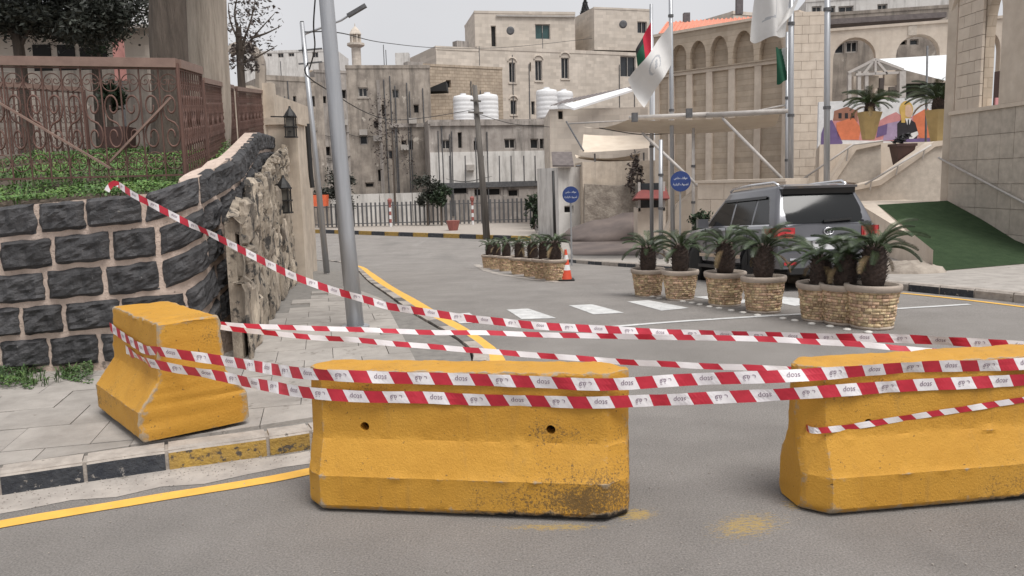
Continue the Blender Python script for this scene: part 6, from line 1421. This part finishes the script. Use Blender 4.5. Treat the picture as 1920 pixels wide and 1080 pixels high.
def potted_palm(base, label, sc, seed, group, nf=22, spread=1.0, flen=.48, pot=True, lift=0.0):
    rgp = random.Random(seed); t = thing('potted_palm', base, label, 'potted palm', group); t.scale = (sc, sc, sc); t.rotation_euler = (0, 0, rgp.uniform(0, 6.28))
    if pot:
        p_ = inst('pot', ME_PO, t); c_ = inst('stone_cladding', ME_CL, t); c_['kind'] = 'stuff'; inst('rim', ME_RI, t); inst('soil', ME_SO, t)
    inst('trunk', ME_T, t, (0, 0, lift))
    for i in range(nf):
        f = i / (nf - 1); el = R(70) - R(60) * f ** .9 + rgp.uniform(-.16, .16) - (.5 if rgp.random() < .08 else 0); az = i * 2.39996 + rgp.uniform(-.2, .2); ln = flen * (.70 + .42 * math.sin(math.pi * min(1, .25 + f * .7))) * rgp.uniform(.88, 1.1) * spread
        inst('frond', ME_F, t, (.05 * math.cos(az), .05 * math.sin(az), .87 + lift - .05 * f), Matrix.Rotation(az, 4, 'Z').to_3x3().to_4x4().to_euler() if False else (Matrix.Rotation(az, 3, 'Z') @ Matrix.Rotation(-(el * .8 - .22), 3, 'Y') @ Matrix.Rotation(rgp.uniform(-.3, .3), 3, 'X')).to_euler(), (ln, ln, ln))
    for i in range(rgp.randint(1, 3)):
        az = rgp.uniform(0, 6.28); ln = flen * rgp.uniform(.6, .85); inst('dry_frond', ME_FD, t, (.08 * math.cos(az), .08 * math.sin(az), .78 + lift), (Matrix.Rotation(az, 3, 'Z') @ Matrix.Rotation(rgp.uniform(.35, .8), 3, 'Y')).to_euler(), (ln, ln, ln))
    t.rotation_euler.x = rgp.uniform(-.03, .03)
    return t
front = [(1219, 557, 'farthest left potted palm of the front row, beside the crossing', .93), (1280, 564, 'second potted palm from the left in the front row', .95), (1366, 575, 'third potted palm from the left, before the front car door', 1.0), (1440, 588, 'fourth potted palm from the left, before the left tail light', 1.0),
         (1549, 604, 'rear potted palm of the right cluster of three', .98), (1594, 611, 'middle potted palm of the right cluster of three', 1.0), (1648, 619, 'nearest and rightmost potted palm of the front row', 1.06)]
for i, (px, py, lb, sc) in enumerate(front):
    g = gp(px, py); potted_palm((g.x, g.y + .20, G(g.y + .2)), lb, sc, 40 + i, 'stone-clad potted palms in front of the car', nf=(20, 22, 19, 24, 18, 21, 24)[i], spread=(.95, 1.0, .92, 1.05, 1.0, 1.0, 1.02)[i], lift=(0, .02, .05, .03, -.06, -.04, .04)[i])
med = [(918, 503), (932, 505.5), (950, 509), (975, 515), (1000, 520), (1022, 524), (1043, 527.5)]
ords = ['farthest', 'second farthest', 'third farthest', 'middle', 'third nearest', 'second nearest', 'nearest']
for i, (px, py) in enumerate(med):
    g = gp(px, py); potted_palm((g.x, g.y + .2, G(g.y + .2)), ords[i] + ' potted palm of the row down the street beside the cone', .88 + .02 * i, 60 + i, 'stone-clad potted palms on the median', nf=15 + i % 4, spread=.72 + .05 * (i % 3))
# palms by the mural in golden pots
for i, (px, pyb, pyt, Y, sc, lb) in enumerate(((1628, 262, 222, 28.5, 1.0, 'palm in a golden pot before the mural, left of the painted figure'), (1757, 266, 226, 27.5, 1.15, 'palm in a golden pot at the right end of the mural'))):
    b_ = P(px, pyb, Y); h = (pyb - pyt) / FPX * Y; t = potted_palm((b_.x, b_.y, b_.z), lb, 1.25 * sc, 80 + i, 'palms before the mural', pot=False, nf=34, flen=.72, lift=.12)
    MB().lathe([(.16, 0), (.28, h * .75), (.33, h), (.27, h), (.2, h * .85)], n=6).build('pot', K['pot_gold']).parent = t
# road studs
ME_ST = proto(MB().lathe([(.065, 0), (.06, .018), (.03, .03)], n=10), 'road_stud', K['stud'])
st_px = [(1190, 553), (1222, 557), (1236, 560), (1262, 562), (1280, 566), (1297, 569), (1312, 572), (1330, 576), (1348, 579), (1371, 583), (1393, 587), (1420, 592), (1468, 598), (1490, 602), (1522, 608), (1556, 613), (1588, 619), (1628, 624)]
for i, (px, py) in enumerate(st_px):
    g = gp(px, py); o = inst('road_stud', ME_ST, None, (g.x, g.y, G(g.y) + .001), None, (.8, .7, .8)); tag(o, 'small pale road stud in the curved row along the front palms', 'road stud', 'road studs')
# traffic cone
g = gp(1062, 527); t = thing('traffic_cone', (g.x, g.y + .1, g.z), 'orange traffic cone with white bands beside the median palms', 'traffic cone'); o = (g.x, g.y + .1, g.z)
MB().box((o[0], o[1], o[2] + .02), (.36, .36, .04)).build('base', K['black'], t)
for z0, z1, mt in ((.04, .24, 'cone_o'), (.24, .36, 'white'), (.36, .48, 'cone_o'), (.48, .58, 'white'), (.58, .70, 'cone_o')):
    r_ = lambda z: .14 - .115 * z / .7
    MB().lathe([(r_(z0), z0), (r_(z1), z1)], o, 18).build('band', K[mt], t, smooth=False)

# ================================================================== the parked car
K['carpaint'] = mat('grey_metallic_paint', (.155, .157, .172), (.135, .136, .15), 2, .3, 0, metal=.45, coat=.6)
K['carglass'] = mat('tinted_car_glass', (.014, .015, .016), (.011, .012, .013), 2, .07, 0, spec=.3)
K['chrome'] = mat('chrome_trim', (.78, .78, .80), (.7, .7, .72), 2, .15, 0, metal=1)
K['tyre'] = mat('tyre_rubber', (.018, .018, .018), (.012, .012, .012), 8, .9, .3, 60)
K['trim'] = mat('black_trim', (.016, .016, .017), (.012, .012, .012), 6, .5, .1, 60)
K['tail'] = mat('red_tail_lens', (.45, .012, .016), (.36, .008, .012), 6, .12, 0, coat=.6)
K['tail_in'] = mat('bright_red_lens', (.75, .05, .05), (.62, .035, .035), 9, .15, 0, coat=.6)
K['rim'] = mat('alloy_rim', (.42, .42, .43), (.32, .32, .33), 6, .3, 0, metal=.8)
def car(loc, heading, label):
    t = thing('parked_car', loc, label, 'car'); y0, y1 = loc.y, loc.y + 3.8
    f3 = Vector((math.sin(heading), math.cos(heading), 0)); f3.z = (G(loc.y + f3.y * 3.8) - G(loc.y + f3.y * .9)) / 2.9; f3.normalize(); r3 = f3.cross(Vector((0, 0, 1))).normalized(); u3 = r3.cross(f3)
    t.rotation_euler = Matrix((r3, f3, u3)).transposed().to_euler()
    def part(mb, name, mt, smooth=True, parent=None):
        o = mb.build(name, mt, None, smooth=smooth, fix=True); o.parent = parent or t; return o
    # lower body: lofted sections (y, half width, bottom, belt)
    S = [(.02, .90, .58, 1.12), (.10, .955, .46, 1.16), (.35, .98, .42, 1.18), (1.0, .985, .40, 1.18), (2.2, .985, .40, 1.17), (3.3, .985, .40, 1.16), (3.7, .98, .40, 1.15), (4.3, .965, .42, 1.10), (4.7, .93, .46, 1.04), (4.88, .86, .52, .96), (4.95, .74, .60, .84)]
    ring = lambda hw, zb, zt: [(-hw + .12, zb), (-hw + .02, zb + .10), (-hw, zb + .24), (-hw + .004, zb + (zt - zb) * .62), (-hw + .03, zb + (zt - zb) * .80), (-hw + .035, zt - .06), (-hw + .09, zt), (-hw * .4, zt + .025), (hw * .4, zt + .025), (hw - .09, zt), (hw - .035, zt - .06), (hw - .03, zb + (zt - zb) * .80), (hw - .004, zb + (zt - zb) * .62), (hw, zb + .24), (hw - .02, zb + .10), (hw - .12, zb)]
    # finer stations for clean wheel arches
    st = []
    for a, b in zip(S, S[1:]):
        k = max(1, int((b[0] - a[0]) / .12)); st += [tuple(a[i] + (b[i] - a[i]) * j / k for i in range(4)) for j in range(k)]
    st.append(S[-1]); mb = MB(); vs = []
    for y, hw, zb, zt in st:
        for x, z in ring(hw, zb, zt): vs.append((x, y, z))
    k = 16; mb.add(vs, [(i * k + j, i * k + (j + 1) % k, (i + 1) * k + (j + 1) % k, (i + 1) * k + j) for i in range(len(st) - 1) for j in range(k)] + [tuple(range(k)), tuple((len(st) - 1) * k + j for j in range(k))])
    body = part(mb, 'body', K['carpaint'])
    cut = MB()
    for y in (.98, 3.83): cut.tube([(-1.3, y, .40), (1.3, y, .40)], .47, 28)
    co = cut.build('cutter', K['trim'], fix=True); md = body.modifiers.new('b', 'BOOLEAN'); md.object = co; md.solver = 'EXACT'; body.parent = None
    dg = bpy.context.evaluated_depsgraph_get(); nm = bpy.data.meshes.new_from_object(body.evaluated_get(dg)); body.modifiers.clear(); body.data = nm; bpy.data.objects.remove(co); body.parent = t
    nm.materials.clear(); nm.materials.append(K['carpaint']); nm.polygons.foreach_set('material_index', [0] * len(nm.polygons))
    nm.set_sharp_from_angle(angle=R(35))
    part(MB().box((0, 2.4, .52), (1.5, 4.3, .3)), 'underbody', K['trim'], False)
    for y in (.98, 3.83):
        for s_ in (-1, 1): part(MB().tube([(s_ * .70, y, .40), (s_ * .955, y, .40)], .475, 24, caps=False), 'wheel_arch_liner', K['trim'])
    # cabin
    zr, zb_ = 1.80, 1.15
    def hw(z): return .895 - (.895 - .70) * max(0, (z - zb_) / (zr - zb_)) ** 1.15
    def yr(z): return .10 + (.42 - .10) * max(0, (z - zb_) / (zr - zb_)) ** 1.2
    def yf(z): return 3.62 - (3.62 - 2.72) * max(0, (z - zb_) / (zr - zb_))
    mb = MB(); zs = [zb_ - .02 + (zr - zb_ + .02) * i / 6 for i in range(7)]; vs = []
    def ring2(h, a_, b_, z):
        out = []; rr_, rf = .09, .20
        for cx, cy, r0, a0 in ((h - rr_, a_ + rr_, rr_, -90), (h - rf, b_ - rf, rf, 0), (-h + rf, b_ - rf, rf, 90), (-h + rr_, a_ + rr_, rr_, 180)):
            for q in range(5): an = R(a0 + 22.5 * q); out.append((cx + r0 * math.cos(an), cy + r0 * math.sin(an), z))
        return out
    for z in zs: vs += ring2(hw(z), yr(z), yf(z), z)
    for q in range(1, 6):
        an = R(90) * q / 5; ins = .20 * (1 - math.cos(an)); vs += ring2(hw(zr) - ins, yr(zr) + ins * .8, yf(zr) - ins * 1.6, zr + .085 * math.sin(an))
    n_ = len(zs) + 5; k2 = 20; mb.add(vs, [(i * k2 + j, i * k2 + (j + 1) % k2, (i + 1) * k2 + (j + 1) % k2, (i + 1) * k2 + j) for i in range(n_ - 1) for j in range(k2)] + [tuple(range((n_ - 1) * k2, n_ * k2))])
    cab = part(mb, 'cabin', K['carpaint'])
    cab.data.set_sharp_from_angle(angle=R(50))
    def side_pane(poly, s_, name='side_window', mt='carglass', off=.008):
        pts = [(s_ * (hw(z) + off), y, z) for y, z in poly]; mb = MB(); c = [sum(p[i] for p in pts) / len(pts) for i in range(3)]
        mb.prism(pts, (-s_ * .02, 0, 0)); return part(mb, name, K[mt], False)
    z0, z1 = 1.19, 1.70
    for s_ in (-1, 1):
        side_pane([(.36, z0 + .02), (1.04, z0), (1.04, z1), (.62, z1 - .03)], s_); side_pane([(1.12, z0), (2.00, z0), (2.00, z1), (1.12, z1)], s_); side_pane([(2.09, z0), (3.25, z0), (3.05, z0 + .17), (2.62, z1 - .02), (2.09, z1)], s_)
        part(MB().add([(s_ * (hw(z0 - .02) + .012), .34, z0 - .02), (s_ * (hw(z0 - .02) + .012), 3.3, z0 - .02), (s_ * (hw(z0 + .005) + .012), 3.3, z0 + .005), (s_ * (hw(z0 + .005) + .012), .34, z0 + .005)], [(0, 1, 2, 3)]), 'belt_trim', K['chrome'], False)
        rv = part(MB().add([(s_ * (hw(z1) + .02), .7, z1), (s_ * (hw(z1) + .055), .7, z1 - .05), (s_ * (hw(z1) + .055), 2.6, z1 - .05), (s_ * (hw(z1) + .02), 2.6, z1)], [(0, 1, 2, 3)]), 'wind_deflector', K['trim'], False)
        part(MB().tube([(s_ * .62, .55, 1.865), (s_ * .63, .7, 1.93), (s_ * .64, 1.6, 1.94), (s_ * .63, 2.5, 1.92), (s_ * .62, 2.65, 1.86)], .024, 8), 'roof_rail', K['chrome'])
        # mirror
        m_ = MB().box((s_ * 1.06, 3.10, 1.26), (.22, .12, .18)); part(m_, 'mirror', K['carpaint'], False)
        # doors: shut lines and handles
        for y in (1.08, 2.05, 3.12): part(MB().box((s_ * .985, y, .82), (.012, .012, .68)), 'door_gap', K['trim'], False)
        for y in (1.30, 2.25): part(MB().box((s_ * .975, y, 1.0), (.05, .22, .035)), 'door_handle', K['chrome'], False)
        part(MB().box((s_ * .975, 2.4, .40), (.16, 2.0, .06)), 'side_step', K['trim'], False); part(MB().box((s_ * .99, 2.4, .62), (.03, 2.1, .07)), 'side_moulding', K['chrome'], False)
        # tail light wrapping the corner
        tl = MB(); pr = [(s_ * .60, .0), (s_ * .90, .012), (s_ * .972, .10), (s_ * .985, .34)]; vs = []
        for x, y in pr: vs += [(x, y, .93), (x, y, 1.13)]
        for x, y in pr: vs += [(x * .96, y + .10, .93), (x * .96, y + .10, 1.13)]
        tl.add(vs, [(2 * i, 2 * i + 2, 2 * i + 3, 2 * i + 1) for i in range(3)] + [(2 * i + 1, 2 * i + 3, 8 + 2 * i + 3, 8 + 2 * i + 1) for i in range(3)] + [(0, 1, 9, 8), (6, 7, 15, 14)] + [(2 * i, 2 * i + 2, 8 + 2 * i + 2, 8 + 2 * i) for i in range(3)]); tp = part(tl, 'tail_light', K['tail'], False)
        part(MB().box((s_ * .70, -.008, 1.0), (.13, .02, .10)), 'reversing_lens', K['tail_in'], False); part(MB().box((s_ * .86, .0, .985), (.10, .02, .07)), 'indicator_lens', K['tail_in'], False)
    # rear: tailgate glass, spoiler, garnish, emblem, bumper
    z0, z1 = 1.20, 1.73; rwm = MB(); vs = []
    for q in range(9):
        z = z0 + (z1 - z0) * q / 8; wx = (.70 if q == 0 else .76) - .13 * q / 8
        for p in range(9): x = -wx + 2 * wx * p / 8; vs.append((x, yr(z) - .014 + .02 * (abs(x) / .76) ** 4, z))
    rwm.add(vs, [(q * 9 + p, q * 9 + p + 1, (q + 1) * 9 + p + 1, (q + 1) * 9 + p) for q in range(8) for p in range(8)]); part(rwm, 'rear_window', K['carglass'])
    part(MB().add([(-.655, .30, 1.80), (.655, .30, 1.80), (.64, .46, 1.80), (-.64, .46, 1.80), (-.665, .33, 1.70), (.665, .33, 1.70), (.66, .46, 1.72), (-.66, .46, 1.72)], [(0, 1, 2, 3), (0, 4, 5, 1), (1, 5, 6, 2), (3, 7, 4, 0), (4, 7, 6, 5)]), 'roof_spoiler', K['trim'], False)
    part(MB().add([(-.66, .24, 1.835), (.66, .24, 1.835), (.60, .62, 1.886), (-.60, .62, 1.886), (-.67, .26, 1.795), (.67, .26, 1.795), (.66, .60, 1.80), (-.66, .60, 1.80)], [(0, 1, 2, 3), (0, 4, 5, 1), (1, 5, 6, 2), (3, 7, 4, 0), (4, 7, 6, 5)]), 'spoiler_top', K['carpaint'], False)
    part(MB().bar((-.05, .075, 1.225), (.46, .088, 1.25), .035), 'rear_wiper', K['trim'], False); part(MB().box((0, .0, .93), (.86, .05, .055)), 'garnish', K['chrome'], False)
    part(MB().box((0, .03, .82), (.56, .03, .15)), 'plate', K['white'], False)
    em = MB(); yy = -.004
    for cx, cz, a, b in ((0, 1.055, .085, .058), (0, 1.055, .026, .056), (0, 1.081, .058, .026)): em.tube([(cx + a * math.cos(q), yy, cz + b * math.sin(q)) for q in [2 * math.pi * i / 24 for i in range(25)]], .009, 6, caps=False)
    part(em, 'emblem', K['chrome'])
    part(MB().add([(-.955, .05, .72), (.955, .05, .72), (.93, -.10, .70), (-.93, -.10, .70), (-.955, .10, .42), (.955, .10, .42), (.90, -.09, .44), (-.90, -.09, .44), (-.99, .40, .70), (.99, .40, .70), (-.985, .40, .46), (.985, .40, .46)],
              [(0, 3, 2, 1), (3, 7, 6, 2), (7, 4, 5, 6), (1, 2, 9), (2, 6, 11, 9), (3, 0, 8), (7, 3, 8, 10)]), 'rear_bumper', K['carpaint'], False)
    part(MB().box((0, -.104, .60), (1.5, .012, .035)), 'bumper_strip', K['chrome'], False); part(MB().box((0, -.06, .40), (1.5, .12, .10)), 'lower_valance', K['trim'], False)
    for s_ in (-1, 1): part(MB().box((s_ * .74, -.10, .53), (.22, .014, .05)), 'reflector', K['tail'], False)
    wsc = [(-.60, 1.21), (.60, 1.21), (.56, 1.74), (-.56, 1.74)]; part(MB().prism([(x, yf(z) + .012, z) for x, z in wsc], (0, -.03, 0)), 'windscreen', K['carglass'], False)
    for s_ in (-1, 1): part(MB().box((s_ * .70, 4.90, .82), (.34, .10, .18)), 'headlight', K['chrome'], False)
    part(MB().box((0, 4.94, .78), (.9, .06, .26)), 'grille', K['chrome'], False)
    for y in (.98, 3.83):
        for s_ in (-1, 1):
            w_ = bpy.data.objects.new('wheel', None); C.objects.link(w_); w_.parent = t; w_.location = (s_ * .845, y, .395)
            ty = proto(MB().lathe([(.26, -.13), (.375, -.13), (.395, -.10), (.395, .10), (.375, .13), (.26, .13)], n=28), 'tyre', K['tyre']); o = inst('tyre', ty, w_, (0, 0, 0), (0, R(90), 0))
            rm = MB().lathe([(.265, .0), (.27, .10), (.255, .125), (.245, .10), (.24, .04), (.03, .045)], n=28)
            for q in range(6):
                a = q * math.pi / 3; rm.box((.14 * math.cos(a), .14 * math.sin(a), .085), (.23, .055, .05), rz=a)
            rm.lathe([(.06, .05), (.055, .115)], n=12); inst('rim', proto(rm, 'rim', K['rim']), w_, (0, 0, 0), (0, s_ * R(90), 0))
    return t
cy = 13.45; cp = P(1556, 500, cy); car(Vector((cp.x, cy, G(cy + .9) + .0)), R(-7), 'grey sport utility vehicle parked behind the palms, seen from the rear')
